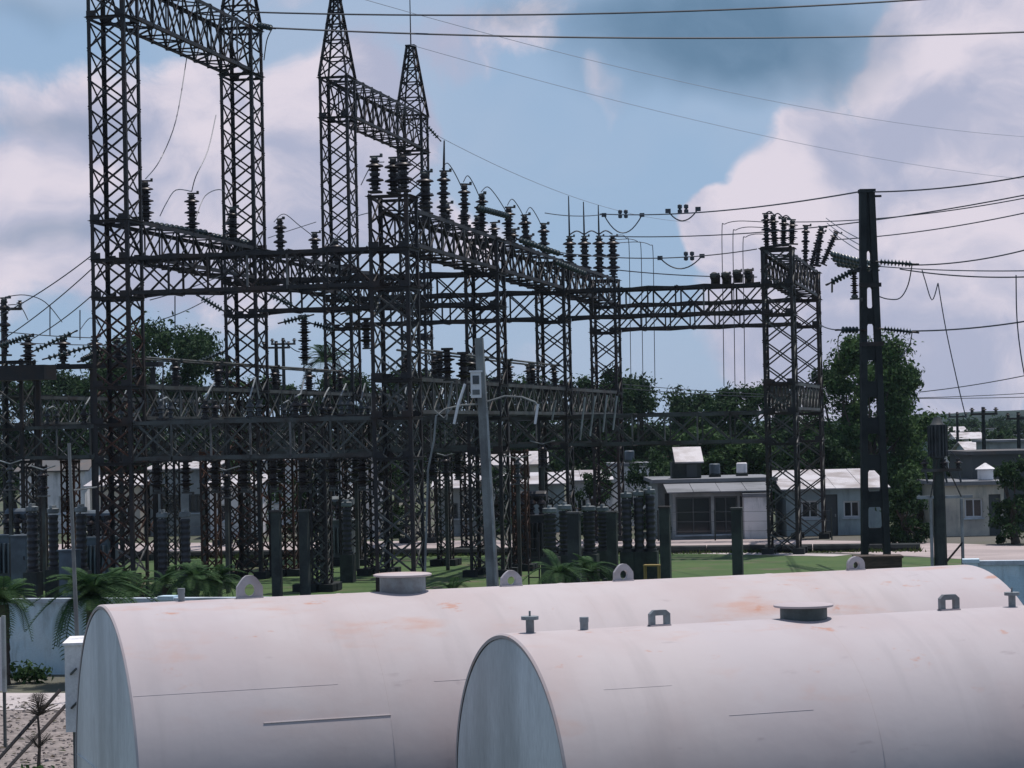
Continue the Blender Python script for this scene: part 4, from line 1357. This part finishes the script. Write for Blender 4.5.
def broad_tree(pos, h, w, label, mat='leaf_dark', seed=0, leaves=5200, group='trees behind the substation', low=.18, size=.20, name='broadleaf_tree', nc=44):
    rng = random.Random(seed)
    t = thing(name, label, 'tree', pos, rng.random() * 6, group)
    mb = MB()
    mb.tube([(0, 0, 0), (.05 * w, 0, h * .22), (0, .04 * w, h * .5)], [w * .045 + .08, w * .035 + .05, w * .022 + .03], 8)
    clumps = []
    n = nc
    for i in range(n):
        a = rng.random() * 6.283
        z = rng.uniform(low, .95) if name != 'bush' else low + .9 * rng.random() ** 1.5
        rr = (math.sqrt(max(.02, 1 - ((z - .52) / .50) ** 2)) if name != 'bush' else math.sqrt(1 - z * z)) * rng.uniform(.3, 1.0)
        c = Vector((math.cos(a) * rr * w * .42, math.sin(a) * rr * w * .42, z * h * .96))
        r = w * rng.uniform(.09, .17)
        clumps.append((c, Vector((r, r, r * rng.uniform(.55, .8)))))
    for c, r in clumps[::3]:
        st = Vector((0, .02 * w, h * rng.uniform(.2, .45)))
        mb.tube([st, st.lerp(c, .5) + Vector((0, 0, -.05 * h)), c], [w * .018 + .02, w * .012 + .015, .015], 5)
    mb.build('trunk', 'bark', t)
    v, f = leaf_cloud(rng, clumps, leaves // n, size)
    zs_ = sorted(p[2] for p in v)
    kz = h / zs_[int(len(zs_) * .992)]
    v = [(p[0], p[1], p[2] * kz) for p in v]
    put('crown', new_mesh('crown', v, f, mat), t)
    return t


trees = [  # px, Y, top_y, width, label, mat
    (158, 128, 326, 9.5, 'dark rounded tree behind the tallest tower', 'leaf_dark'),
    (205, 134, 336, 6.5, 'dark tree behind the second tall tower', 'leaf_dark'),
    (115, 140, 345, 6.0, 'low dark tree left of the tallest tower', 'leaf_dark'),
    (640, 150, 380, 7.0, 'dark tree right of the middle row', 'leaf_dark'),
    (598, 146, 374, 6.0, 'dark tree behind the end of the middle row', 'leaf_dark'),
    (690, 165, 396, 6.0, 'rounded dark tree left of centre gap behind the rooftop shed', 'leaf_dark'),
    (735, 140, 390, 6.0, 'dark tree left of the right corner tower', 'leaf_dark'),
    (770, 146, 386, 5.5, 'dark tree right behind the corner tower', 'leaf_dark'),
    (868, 116, 340, 6.6, 'big green tree behind the concrete power pole', 'leaf_mid'),
    (838, 122, 362, 5.0, 'dark green tree left behind the power pole', 'leaf_dark'),
    (893, 120, 366, 4.6, 'green tree crown right of the power pole', 'leaf_mid'),
    (400, 160, 372, 8.0, 'dark tree behind the nearest middle tower', 'leaf_dark'),
    (470, 165, 380, 8.0, 'dark tree behind the lamp pole', 'leaf_dark'),
    (530, 158, 382, 7.5, 'dark tree between lamp pole and middle row end', 'leaf_dark'),
    (340, 170, 376, 7.0, 'low dark tree beyond the third tall tower', 'leaf_dark'),
    (275, 160, 380, 7.0, 'low dark tree between second and third tall towers', 'leaf_dark'),
    (60, 150, 374, 8.0, 'low dark tree behind the left edge insulators', 'leaf_dark'),
    (10, 155, 378, 8.0, 'low dark tree at the left edge', 'leaf_dark'),
    (705, 128, 432, 5.0, 'leafy bush tree behind the rooftop shed', 'leaf_mid'),
    (750, 128, 440, 5.0, 'leafy bush tree behind the grey house', 'leaf_mid'),
    (815, 112, 440, 4.6, 'dense dark bush tree behind the white roofed house', 'leaf_dark'),
]
for i, (px, Y, ty, w, lb, mt) in enumerate(trees):
    top = P(px, ty, Y)
    broad_tree((top.x, top.y, 0), top.z, w, lb, mt, 61 + 3 * i, leaves=22000 if mt == 'leaf_mid' else 13000, size=.15 if Y > 125 else .12, low=.12)
# house-side bushes
for i, (px, Y, h, w, lb, mt) in enumerate([
        (905, 90, 2.4, 2.4, 'dark bush right of the power pole', 'leaf_dark'), (920, 100, 2.9, 3.0, 'leafy bush before the pale blue building', 'leaf_mid'),
        (1016, 88, 3.2, 2.6, 'dark bush at the right edge before the road', 'leaf_dark'), (955, 108, 3.2, 2.8, 'bush behind the pole transformer', 'leaf_dark'),
        (700, 99, 1.6, 3.2, 'hedge plant under the grey veranda', 'leaf_dark'), (395, 105, 3.2, 3.4, 'dark bush behind the nearest middle tower', 'leaf_dark'),
        (250, 112, 3.4, 4.0, 'dark bush before the grey building at left', 'leaf_dark'), (500, 107, 3.0, 3.4, 'dark bush behind the lamp pole', 'leaf_dark'),
        (595, 104, 3.2, 3.0, 'dark bush behind the concrete pillars', 'leaf_dark'), (310, 108, 3.2, 3.4, 'dark bush behind the pair of pillars', 'leaf_dark'),
        (650, 108, 3.6, 3.4, 'dark bush left of the grey house', 'leaf_dark'), (985, 100, 2.3, 2.2, 'bush beside the beige house', 'leaf_dark')]):
    q = P(px, 545, Y)
    broad_tree((q.x, q.y, 0), h, w, lb, mt, 90 + i, leaves=3600, group='bushes along the road', low=.03, size=.085, name='bush', nc=30)

# far wood as one mass
rng = random.Random(5)
cl = []
for i in range(170):
    y = rng.uniform(185, 260)
    x = rng.uniform(-60, .155 * y)
    h = rng.uniform(4.0, 6.4)
    cl.append((Vector((x, y, h * .55)), Vector((rng.uniform(2, 3.6), 2.2, h * .5))))
v, f = leaf_cloud(rng, cl, 260, .30)
o = put('treeline', new_mesh('treeline', v, f, 'leaf_dark'))
o['kind'] = 'stuff'; o['label'] = 'far dark belt of woodland behind the substation'; o['category'] = 'woodland'


def frond_mesh(L=1.4, droop=.75, n=30, mat='leaf_palm', wid=.21):
    v, f = [], []
    for k in range(n):
        u = (k + .6) / n
        p = Vector((L * u * (1 - .18 * u), 0, L * (.55 * u - droop * u * u)))
        t = Vector((1, 0, .55 - 2 * droop * u)).normalized()
        up = Vector((-t.z, 0, t.x))
        ll = wid * L * (math.sin(math.pi * min(1, u * .85 + .15)) ** .7) + .05
        for s in (-1, 1):
            tip = p + t * ll * .55 + Vector((0, s * ll, -.12 * ll)) + up * .02
            wv_ = t * .018 * L
            o = len(v)
            mid = p.lerp(tip, .5) + up * .02 + Vector((0, 0, .03 * ll))
            v += [tuple(p - wv_ * .4), tuple(mid - wv_ * .6), tuple(tip), tuple(mid + wv_ * .6), tuple(p + wv_ * .4)]
            f.append((o, o + 1, o + 2, o + 3, o + 4) if s < 0 else (o + 4, o + 3, o + 2, o + 1, o))
    mb = MB()
    mb.v, mb.f = v, f
    mb.tube([(L * u * (1 - .18 * u), 0, L * (.55 * u - droop * u * u)) for u in [i / 8 for i in range(9)]], [.02 * (1 - i / 9) + .004 for i in range(9)], 5)
    return mb.mesh('frond', mat)


FR = [frond_mesh(1.4, .75), frond_mesh(1.3, .45), frond_mesh(1.45, 1.0), frond_mesh(1.5, 1.35)]
FRD = frond_mesh(.7, .2, 10, 'leaf_dry', .35)


def palm(pos, trunk_h, scale, n, label, seed, group='cycad palms by the yard wall', frs=FR):
    rng = random.Random(seed)
    t = thing('cycad_palm', label, 'palm', pos, 0, group)
    if trunk_h > .05:
        pr = []
        for k in range(7):
            zz = trunk_h * k / 7
            pr += [(.10 * scale + .05, zz), (.085 * scale + .04, zz + trunk_h / 9)]
        MB().lathe(pr, 9).build('trunk', 'bark', t)
    for k in range(n):
        M = Matrix.Translation((0, 0, trunk_h)) @ Matrix.Rotation(k * 2.399 + rng.uniform(-.2, .2), 4, 'Z') @ Matrix.Rotation(rad(rng.uniform(-48, 26)), 4, 'Y') @ Matrix.Scale(scale * rng.uniform(.8, 1.15), 4)
        put('frond', frs[rng.randrange(len(frs))], t, M)
    return t


for i, (px, py, Y, th, sc_, n_, lb) in enumerate([
        (92, 598, 45.0, .95, .80, 44, 'drooping cycad palm over the blue wall behind the larger tank'), (118, 585, 47.6, 1.5, .5, 26, 'cycad palm just right of the drooping one'),
        (4, 602, 45.2, 1.0, .62, 34, 'cycad palm at the left edge before the blue wall'), (195, 580, 48.5, 1.35, .55, 34, 'bushy palm left of the first tank lug'),
        (218, 583, 48.8, 1.2, .48, 30, 'second bushy palm left of the first tank lug'), (166, 584, 49, 1.1, .42, 24, 'small palm right of the tallest tower foot'),
        (452, 578, 64, .3, .6, 18, 'small palm on the lawn left of the lamp pole'), (560, 575, 58, .7, .65, 22, 'palm under the dark breakers'), (590, 573, 59, .7, .6, 22, 'palm left of the third tank lug'),
        (134, 592, 47.3, .9, .36, 20, 'low palm against the wall coping')]):
    q = P(px, py, Y)
    palm((q.x, q.y, 0), max(.1, q.z) if th > .5 else th, sc_, n_, lb, 200 + i)
q = P(326, 362, 135)
palm((q.x, q.y, 0), q.z, 1.25, 26, 'distant palm between the third tall tower legs', 222, 'distant palms')
# spiky plant and small weeds on the gravel
q = P(38, 745, 33.6)
sp = thing('spiky_plant', 'dry spiky plant on the gravel beside the stay bars', 'plant', (q.x, q.y, 0), 0)
for hh, nn, sc_ in ((.30, 9, .42), (.78, 15, .5)):
    for k_ in range(nn):
        M = Matrix.Translation((.03 * hh, 0, hh)) @ Matrix.Rotation(k_ * 2.399, 4, 'Z') @ Matrix.Rotation(rad(random.uniform(-55, 10)), 4, 'Y') @ Matrix.Scale(sc_, 4)
        put('leaf', FRD, sp, M)
MB().tube([(0, 0, 0), (.03, 0, .4), (0, 0, .82)], [.03, .022, .015], 6).build('stem', 'bark', sp)
for i, (px, py, Y, lb) in enumerate([(22, 668, 45.5, 'green weed clump at the foot of the blue wall'), (62, 764, 31, 'weed clump at the foot of the larger tank')]):
    q = P(px, py, Y)
    rng = random.Random(70 + i)
    v, f = leaf_cloud(rng, [(Vector((rng.uniform(-.4, .4), rng.uniform(-.2, .2), .18)), Vector((.28, .2, .22))) for _ in range(6)], 60, .07)
    t = thing('weed_clump', lb, 'plant', (q.x, q.y, 0))
    put('leaves', new_mesh('leaves', v, f, 'leaf_mid'), t)
# stones and litter on the gravel
rng = random.Random(8)
stm, lit = MB(), MB()
for _ in range(2600):
    x, y = rng.uniform(-9.5, -4.6), rng.uniform(27, 43)
    s = rng.uniform(.008, .03)
    M = Matrix.Translation((x, y, s * .4)) @ Matrix.Rotation(rng.random() * 6, 4, 'Z') @ Matrix.Rotation(rng.random(), 4, 'X')
    stm.box((0, 0, 0), (s * 2, s * 1.5, s * 1.1), M)
stm.build('gravel', 'gravel_stone')['kind'] = 'stuff'
for _ in range(420):
    x, y = rng.uniform(-9.5, -4.6), rng.uniform(27, 42)
    s = rng.uniform(.03, .10)
    M = Matrix.Translation((x, y, .03)) @ Matrix.Rotation(rng.random() * 6, 4, 'Z') @ Matrix.Rotation(rng.gauss(0, .4), 4, 'X')
    lit.add([M @ Vector(p) for p in ((-s, 0, 0), (0, s * .4, .015), (s, 0, 0), (0, -s * .4, .015))], [(0, 1, 2, 3)])
lit.build('leaf_litter', 'litter_leaf')['kind'] = 'stuff'
# weedy grass along the kerb and the road edge
gr = MB()
for _ in range(5200):
    x = rng.uniform(-19, 15)
    y = 92.2 - (x + 20) * .2114 + rng.choice((-.35, .55)) + rng.gauss(0, .28)
    hgt = rng.uniform(.04, .2) * (0.35 + abs(noise.noise(Vector((x * .5, y, 0)))) * 1.8)
    dx, dy = rng.gauss(0, .05), rng.gauss(0, .05)
    gr.add([(x - .03, y, 0.01), (x + .03, y + .02, 0.01), (x + dx, y + dy, hgt)], [(0, 1, 2)])
gr.build('grass', 'grass_blade')['kind'] = 'stuff'

# ------------------------------------------------------------------ houses
def house(x0, x1, y, depth, h, label, wall='plaster_grey', roof='flat', roof_mat='roof_concrete', wins=(), doors=(), rot=0.0, rise=.6, group='houses along the road', over=.25):
    """front wall faces the viewer; wins = (x, z, w, h) from the left end; openings are real recesses"""
    w = x1 - x0
    t = thing('house', label, 'house', (x0, y, 0), rot, group)
    ops = [(wx, wz, ww, wh, 'w') for wx, wz, ww, wh in wins] + [(dx, 0, dw, dh, 'd') for dx, dw, dh in doors]
    xs = sorted({0.0, w, *[o[0] for o in ops], *[o[0] + o[2] for o in ops]})
    zs = sorted({0.0, h, *[o[1] for o in ops], *[o[1] + o[3] for o in ops]})
    mb = MB()
    for i in range(len(xs) - 1):
        for j in range(len(zs) - 1):
            cx, cz = (xs[i] + xs[i + 1]) / 2, (zs[j] + zs[j + 1]) / 2
            if any(o[0] < cx < o[0] + o[2] and o[1] < cz < o[1] + o[3] for o in ops): continue
            a = (xs[i], 0, zs[j]); b = (xs[i + 1], 0, zs[j]); c = (xs[i + 1], 0, zs[j + 1]); d = (xs[i], 0, zs[j + 1])
            mb.add([a, b, c, d], [(0, 1, 2, 3)])
    for ox, oz, ow, oh, _ in ops:      # reveals
        r = .16
        mb.add([(ox, 0, oz), (ox, r, oz), (ox, r, oz + oh), (ox, 0, oz + oh)], [(0, 1, 2, 3)])
        mb.add([(ox + ow, 0, oz), (ox + ow, r, oz), (ox + ow, r, oz + oh), (ox + ow, 0, oz + oh)], [(3, 2, 1, 0)])
        mb.add([(ox, 0, oz), (ox + ow, 0, oz), (ox + ow, r, oz), (ox, r, oz)], [(0, 1, 2, 3)])
        mb.add([(ox, 0, oz + oh), (ox + ow, 0, oz + oh), (ox + ow, r, oz + oh), (ox, r, oz + oh)], [(3, 2, 1, 0)])
    mb.add([(0, 0, 0), (0, depth, 0), (0, depth, h), (0, 0, h), (w, 0, 0), (w, depth, 0), (w, depth, h), (w, 0, h)],
           [(0, 3, 2, 1), (4, 5, 6, 7), (1, 2, 6, 5)])
    mb.build('wall', wall, t)
    for ox, oz, ow, oh, kind in ops:
        if kind == 'w':
            fr = MB()
            for a, b in (((ox, oz), (ox + .07, oz + oh)), ((ox + ow - .07, oz), (ox + ow, oz + oh)), ((ox + .071, oz), (ox + ow - .071, oz + .07)), ((ox + .071, oz + oh - .07), (ox + ow - .071, oz + oh)),
                         ((ox + ow / 2 - .025, oz + .071), (ox + ow / 2 + .025, oz + oh - .071))):
                fr.span((a[0], .08, a[1]), (b[0], .13, b[1]))
            wn = fr.build('window', 'frame_white' if wall != 'plaster_grey' else 'shutter', t)
            MB().span((ox + .01, .135, oz + .01), (ox + ow - .01, .15, oz + oh - .01)).build('pane', 'dark_glass', wn)
            MB().span((ox - .06, -.06, oz - .07), (ox + ow + .06, .07, oz - .004)).build('sill', 'coping', wn)
        else:
            dr = MB().span((ox, .1, 0), (ox + ow, .15, oh)).build('door', 'shutter', t)
            MB().box((ox + ow * .85, .07, oh * .48), (.05, .06, .12)).build('handle', 'galvanised', dr)
    if roof == 'flat':
        MB().span((-over, -over, h + .002), (w + over, depth + over, h + .16)).build('roof', roof_mat, t)
    elif roof == 'shed':       # slopes down towards the viewer, corrugated sheets
        n_ = max(3, int(w / .9))
        for k_ in range(n_):
            xa, xb = -over + (w + 2 * over) * k_ / n_, -over + (w + 2 * over) * (k_ + 1) / n_ - .02
            s_ = MB()
            s_.prism([(-over - .1, h + .02), (depth + over, h + .02 + rise), (depth + over, h + .07 + rise), (-over - .1, h + .07)], xa, xb, Matrix(((0, 1, 0, 0), (1, 0, 0, 0), (0, 0, 1, 0.004 * (k_ % 2)), (0, 0, 0, 1))))
            s_.build('roof_sheet', roof_mat, t)
        MB().span((0, depth - .1, h), (w, depth, h + rise)).build('back_wall', wall, t)
    elif roof == 'gable':
        Mg = Matrix(((0, 1, 0, 0), (1, 0, 0, 0), (0, 0, 1, 0), (0, 0, 0, 1)))
        MB().prism([(-over, h - .05), (depth / 2, h + rise), (depth / 2, h + rise + .07), (-over - .02, h + .02)], -over, w + over, Mg).build('roof', roof_mat, t)
        MB().prism([(depth + over, h - .05), (depth / 2 + .004, h + rise), (depth / 2 + .004, h + rise + .07), (depth + over + .02, h + .02)], -over, w + over, Mg).build('roof', roof_mat, t)
        for x in (0.05, w - .05):
            MB().prism([(0, h), (depth, h), (depth / 2, h + rise - .02)], x - .05, x + .05, Mg).build('gable', wall, t)
    return t


def hx(px, Y): return P(px, 500, Y).x


# grey flat house with lean-to veranda
Y = 99.5
gh = house(hx(658, Y), hx(772, Y), Y, 6, 2.35, 'grey flat roofed house with corrugated veranda roof right of the pillars', 'plaster_grey', 'flat', 'roof_concrete',
           wins=[(1.0, .9, .9, .9), (2.6, .9, .9, .9)], doors=[(.3, .6, 1.9), (3.75, .75, 1.95)])
vr = house(hx(673, 97), hx(768, 97), 97.2, 2.2, 1.95, 'dark lean-to veranda before the grey flat house', 'plaster_grey', 'shed', 'roof_concrete', wins=[(.12, .2, 1.5, 1.6), (1.75, .2, 1.0, 1.6)], doors=[(2.85, .6, 1.8)], rise=.35)  # big dark panes stand in for the deep shade below its roof
pw = house(hx(744, 96.4), hx(768, 96.4), 96.4, .7, 1.75, 'small white walled bay beside the veranda', 'plaster_white', 'flat', 'roof_concrete', over=.04)
rs = thing('rooftop_shed', 'small rooftop shed with a white sloping roof on the grey house', 'shed', (hx(672, 101), 100.5, 2.52))
wd = hx(701, 101) - hx(672, 101)
MB().box((wd / 2, .6, .36), (wd, 1.2, .72)).build('wall', 'concrete_post', rs)
MB().prism([(-.22, .66), (1.3, 1.30), (1.3, 1.36), (-.22, .72)], .12, wd + .1, Matrix(((0, 1, 0, 0), (1, 0, 0, 0), (0, 0, 1, 0), (0, 0, 0, 1)))).build('roof', 'roof_metal', rs)
MB().prism([(0, .722), (1.2, .722), (1.2, 1.24)], wd * .1, wd * .98, Matrix(((0, 1, 0, 0), (1, 0, 0, 0), (0, 0, 1, 0), (0, 0, 0, 1)))).build('gable', 'concrete_post', rs)
MB().span((wd * .5, -.03, .05), (wd * .85, -.002, .6)).build('door', 'shutter', rs)
# white roofed house
Y = 98
house(hx(786, Y), hx(884, Y), Y, 4.2, 1.95, 'blue grey house with a white sheet roof behind the right corner tower', 'plaster_blue', 'shed', 'roof_metal',
      wins=[(.65, .75, .75, .75), (2.45, .75, .7, .7)], doors=[(1.6, .6, 1.75)], rise=.72)
# pale blue building farther back
Y = 128
house(hx(872, Y), hx(938, Y), Y, 6, 3.75, 'pale blue flat building beyond the power pole', 'plaster_blue', 'flat', 'roof_dark', wins=[(2.05, 2.2, .9, .8), (.5, 2.2, .9, .8)], doors=[(1.2, .7, 1.9)])
# beige house right with water tank
Y = 95
house(hx(944, Y), hx(1004, Y), Y, 5, 2.1, 'beige flat house at right carrying a small white water tank', 'plaster_beige', 'flat', 'roof_concrete', wins=[(.85, .75, .75, .8)], doors=[(1.85, .5, 1.7)])
q = P(986, 497, 96)
wtk = thing('water_tank', 'round white water tank with conical lid on the beige house', 'water tank', (q.x, q.y, 2.27))
auto_smooth(MB().lathe([(.3, 0), (.33, .03), (.33, .42), (.3, .44)], 18).build('drum', 'plaster_white', wtk).data, 40)
MB().lathe([(.42, .442), (.42, .47), (.06, .70), (.04, .72)], 18).build('lid', 'plaster_white', wtk, False)
Y = 92
house(hx(1003, Y), hx(1075, Y), Y + 6, 5, 3.3, 'dark house cut by the right edge', 'shutter', 'flat', 'roof_dark', wins=[(.4, 1.4, .9, .8)], doors=[(1.6, .8, 2)])
# left background houses
Y = 112
house(hx(150, Y), hx(212, Y), Y, 6, 3.2, 'grey house with white awning roof right of the tallest tower', 'plaster_grey', 'shed', 'roof_metal', wins=[(.5, 1.1, .9, .9), (1.9, 1.1, .7, .9)], rise=.4)
Y = 122
house(hx(255, Y), hx(345, Y), Y, 6, 3.3, 'pale house behind the square pillars', 'plaster_white', 'flat', 'roof_concrete', wins=[(.6, 1.2, .9, 1.0), (2.0, 1.2, .9, 1.0), (3.5, 1.2, .8, 1.0)])
Y = 104
house(hx(362, Y), hx(382, Y), Y, 3, 3.5, 'narrow white house with a blue window left of the middle tower', 'plaster_white', 'flat', 'roof_concrete', wins=[(.25, 1.9, .4, .9)], over=.08)
house(hx(436, Y), hx(476, Y), Y + 1, 4, 2.15, 'white roofed house between middle tower and lamp pole', 'plaster_grey', 'shed', 'roof_metal', wins=[(.35, .8, .6, .7), (1.1, .8, .5, .7)], rise=.55)
house(hx(505, Y), hx(566, Y), Y + 3, 4, 2.2, 'house with pale roof right of the lamp pole', 'plaster_blue', 'shed', 'roof_metal', wins=[(.5, .8, .7, .8), (1.7, .8, .6, .8)], rise=.45)
house(hx(612, 112), hx(650, 112), 112, 4, 2.9, 'pale house just left of the rooftop shed', 'plaster_white', 'flat', 'roof_concrete', wins=[(.4, .9, .7, .8)], over=.1)
house(hx(20, 118), hx(85, 118), 118, 5, 3.2, 'pale house behind the left transformers', 'plaster_white', 'gable', 'roof_dark', wins=[(.6, 1, .8, .9), (2, 1, .8, .9)])
house(hx(470, 118), hx(545, 118), 118, 4, 3.0, 'weathered house behind the lamp pole under the trees', 'plaster_beige', 'gable', 'roof_metal', wins=[(.5, 1, .8, .9), (2.2, 1, .8, .9)])
house(hx(568, 108), hx(612, 108), 108, 3.5, 2.3, 'low white house behind the breaker group', 'plaster_white', 'shed', 'roof_metal', wins=[(.4, .8, .5, .7)], doors=[(1.2, .55, 1.8)], rise=.4, over=.12)
house(hx(210, 108), hx(258, 108), 108, 4, 2.4, 'low pale house behind the second tall tower', 'plaster_white', 'shed', 'roof_metal', wins=[(.4, .8, .6, .8), (1.4, .8, .5, .8)], rise=.45)
house(hx(90, 110), hx(140, 110), 110, 4, 2.5, 'low beige house behind the tallest tower', 'plaster_beige', 'shed', 'roof_metal', wins=[(.4, .8, .6, .8), (1.5, .8, .5, .8)], rise=.45)
for i, (px, Y, z0) in enumerate([(715, 102, 2.51), (742, 103, 2.51), (525, 109, 2.5), (905, 130, 3.91), (630, 113, 3.06)]):
    q = P(px, 480, Y)
    t = thing('roof_tank', '%s small roof water drum from the left among the houses' % ORD[[2, 3, 0, 4, 1][i]], 'water tank', (q.x, q.y, z0), 0, 'water drums on the roofs')
    auto_smooth(MB().lathe([(.2, .12), (.24, .16), (.24, .56), (.2, .6)], 14).build('drum', ('equipment_blue', 'plaster_white', 'equipment_black', 'plaster_white', 'equipment_blue')[i], t).data, 40)
    MB().box((0, 0, .06), (.5, .5, .118)).build('stand', 'concrete_post', t)
fc = thing('wire_fence', 'thin post and wire fence along the house side of the road', 'fence', (0, 0, 0))
for i in range(16):
    a = Vector((-22, 104.5, 0)).lerp(Vector((13, 94.2, 0)), i / 15)
    MB().tube([a, a + Vector((0, 0, 1.3))], .035, 6).build('post', 'concrete_post', fc)
for z_ in (.4, .8, 1.2):
    MB().tube([Vector((-22, 104.5, z_)), Vector((13, 94.2, z_))], .007, 5).build('wire', 'wire', fc)
# far town at right
rng = random.Random(21)
hues = ['white', 'pale blue', 'grey', 'beige']
town = [(958, 150, 2.5, 34), (982, 172, 2.5, 26), (1012, 160, 3.2, 40), (940, 210, 2.7, 36), (972, 230, 2.9, 26), (1003, 240, 3.0, 30), (925, 260, 3.0, 26), (955, 300, 3.3, 26), (990, 320, 3.4, 28), (1020, 300, 3.3, 26), (905, 330, 3.6, 22)]
mats_ = ['plaster_white', 'plaster_blue', 'plaster_grey', 'plaster_beige']
for i, (px, Y, h, wpx) in enumerate(town):
    k_ = i % 4
    x0 = hx(px - wpx / 2, Y)
    w_ = wpx * Y / F
    house(x0, x0 + w_, Y, 5, h, '%s far town house, %s counting from the nearest' % (hues[k_], ORD[i]), mats_[k_], 'gable' if i % 3 == 1 else 'flat', ['roof_dark', 'roof_metal', 'roof_concrete'][i % 3],
          wins=[(w_ * .15, 1.2, w_ * .2, .9), (w_ * .6, 1.2, w_ * .2, .9)], group='far houses of the town')
for i, (px, Y, h, w) in enumerate([(930, 180, 3.6, 4), (948, 195, 3.2, 4), (968, 185, 3.0, 3.5), (1000, 200, 3.6, 4), (1018, 190, 3.2, 4), (915, 220, 4.4, 5), (980, 260, 3.8, 5), (940, 280, 4.2, 6), (1010, 280, 4.2, 6), (965, 340, 5.0, 7), (925, 350, 5.4, 7), (1000, 370, 5.2, 7)]):
    q = P(px, 440, Y)
    broad_tree((q.x, q.y, 0), h, w, '%s tree among the far town roofs, counting from the nearest' % ORD[i], 'leaf_dark', 300 + i, 1500, 'trees among the far town', .1, .26)


def utility_pole(px, Y, ty, label, arm=1.6, group='far utility poles'):
    q = P(px, ty, Y)
    t = thing('utility_pole', label, 'pole', (q.x, q.y, 0), .2, group)
    MB().tube([(0, 0, 0), (0, 0, q.z)], [.16, .10], 8).build('shaft', 'concrete_dark', t)
    MB().box((0, -.12, q.z - .4), (arm, .1, .12)).build('crossarm', 'steel_dark', t)
    for x in (-arm * .45, 0, arm * .45):
        put('porcelain_unit', UNIT, t, Matrix.Translation((x, -.12, q.z - .33)) @ Matrix.Scale(.7, 4))


for px, Y, ty, lb in [(983, 130, 407, 'utility pole standing over the right roofs'), (1018, 140, 412, 'utility pole at the right edge over the roofs'), (925, 170, 425, 'short utility pole beyond the pale blue building'),
                      (957, 190, 412, 'slim utility pole in the far town'), (276, 135, 341, 'utility pole seen in the gap after second tall tower'), (283, 150, 338, 'second utility pole in the same gap'), (3, 100, 300, 'utility pole at the left edge above the platform')]:
    utility_pole(px, Y, ty, lb)
blu = P(852, 475, 110)
bt = thing('blue_barrel', 'blue water barrel on the roofs left of the power pole', 'barrel', (blu.x, blu.y, 0))
MB().box((0, 0, blu.z / 2 - .2), (.5, .5, blu.z - .4)).build('stand', 'concrete_post', bt)
MB().lathe([(.24, blu.z - .4), (.28, blu.z - .3), (.28, blu.z + .1), (.24, blu.z + .2)], 12).build('drum', 'blue_paint', bt, True)

# ------------------------------------------------------------------ hills
def hill(name, x0, x1, y, depth, h, seed, mat='hill_forest'):
    nx, ny = 90, 10
    v, f = [], []
    for j in range(ny + 1):
        for i in range(nx + 1):
            u, w_ = i / nx, j / ny
            x = x0 + (x1 - x0) * u
            prof = math.sin(math.pi * u) ** .6 * math.sin(math.pi * w_) ** .8
            z = h * prof * (.75 + .5 * noise.noise(Vector((x * .006 + seed, w_ * 2, seed)))) + .9 * prof * noise.noise(Vector((x * .09, w_ * 9, seed)))
            v.append((x, y + depth * w_, z - .3))
    for j in range(ny):
        for i in range(nx):
            a = j * (nx + 1) + i
            f.append((a, a + 1, a + nx + 2, a + nx + 1))
    return structure(put(name, new_mesh(name, v, f, mat, True)))


hill('hill', 20, 900, 700, 500, 11.5, 3.3)
hill('hill', -700, 300, 900, 600, 9, 8.1)
rng = random.Random(77)
cl = []
for i in range(260):
    x = rng.uniform(60, 260)
    cl.append((Vector((x, rng.uniform(560, 720), rng.uniform(.5, 3.0))), Vector((rng.uniform(4, 7), 4, rng.uniform(1.5, 2.4)))))
v, f = leaf_cloud(rng, cl, 60, 1.1)
o = put('forest', new_mesh('forest', v, f, 'leaf_dark'))
o['kind'] = 'stuff'; o['label'] = 'far forest on the low hills at right'; o['category'] = 'forest'
# ------------------------------------------------------------------ haze
HAZE = True
if HAZE:
    hm = bpy.data.materials.new('haze_air')
    hm.use_nodes = True
    hn = NT(hm.node_tree)
    hn.n.clear()
    ho = hn.node('ShaderNodeOutputMaterial')
    hv = hn.node('ShaderNodeVolumePrincipled')
    hv.inputs['Color'].default_value = (.62, .76, .92, 1)
    hv.inputs['Density'].default_value = .00011
    hv.inputs['Anisotropy'].default_value = .2
    hn.l.new(hv.outputs[0], ho.inputs['Volume'])
    hz = MB().span((-1500, -80, -1.2), (1500, 1700, 27)).build('haze', hm)
    hz['kind'] = 'stuff'
print('OBJECTS', len(bpy.data.objects), 'TRIS', sum(len(m.polygons) for m in bpy.data.meshes) * 2)
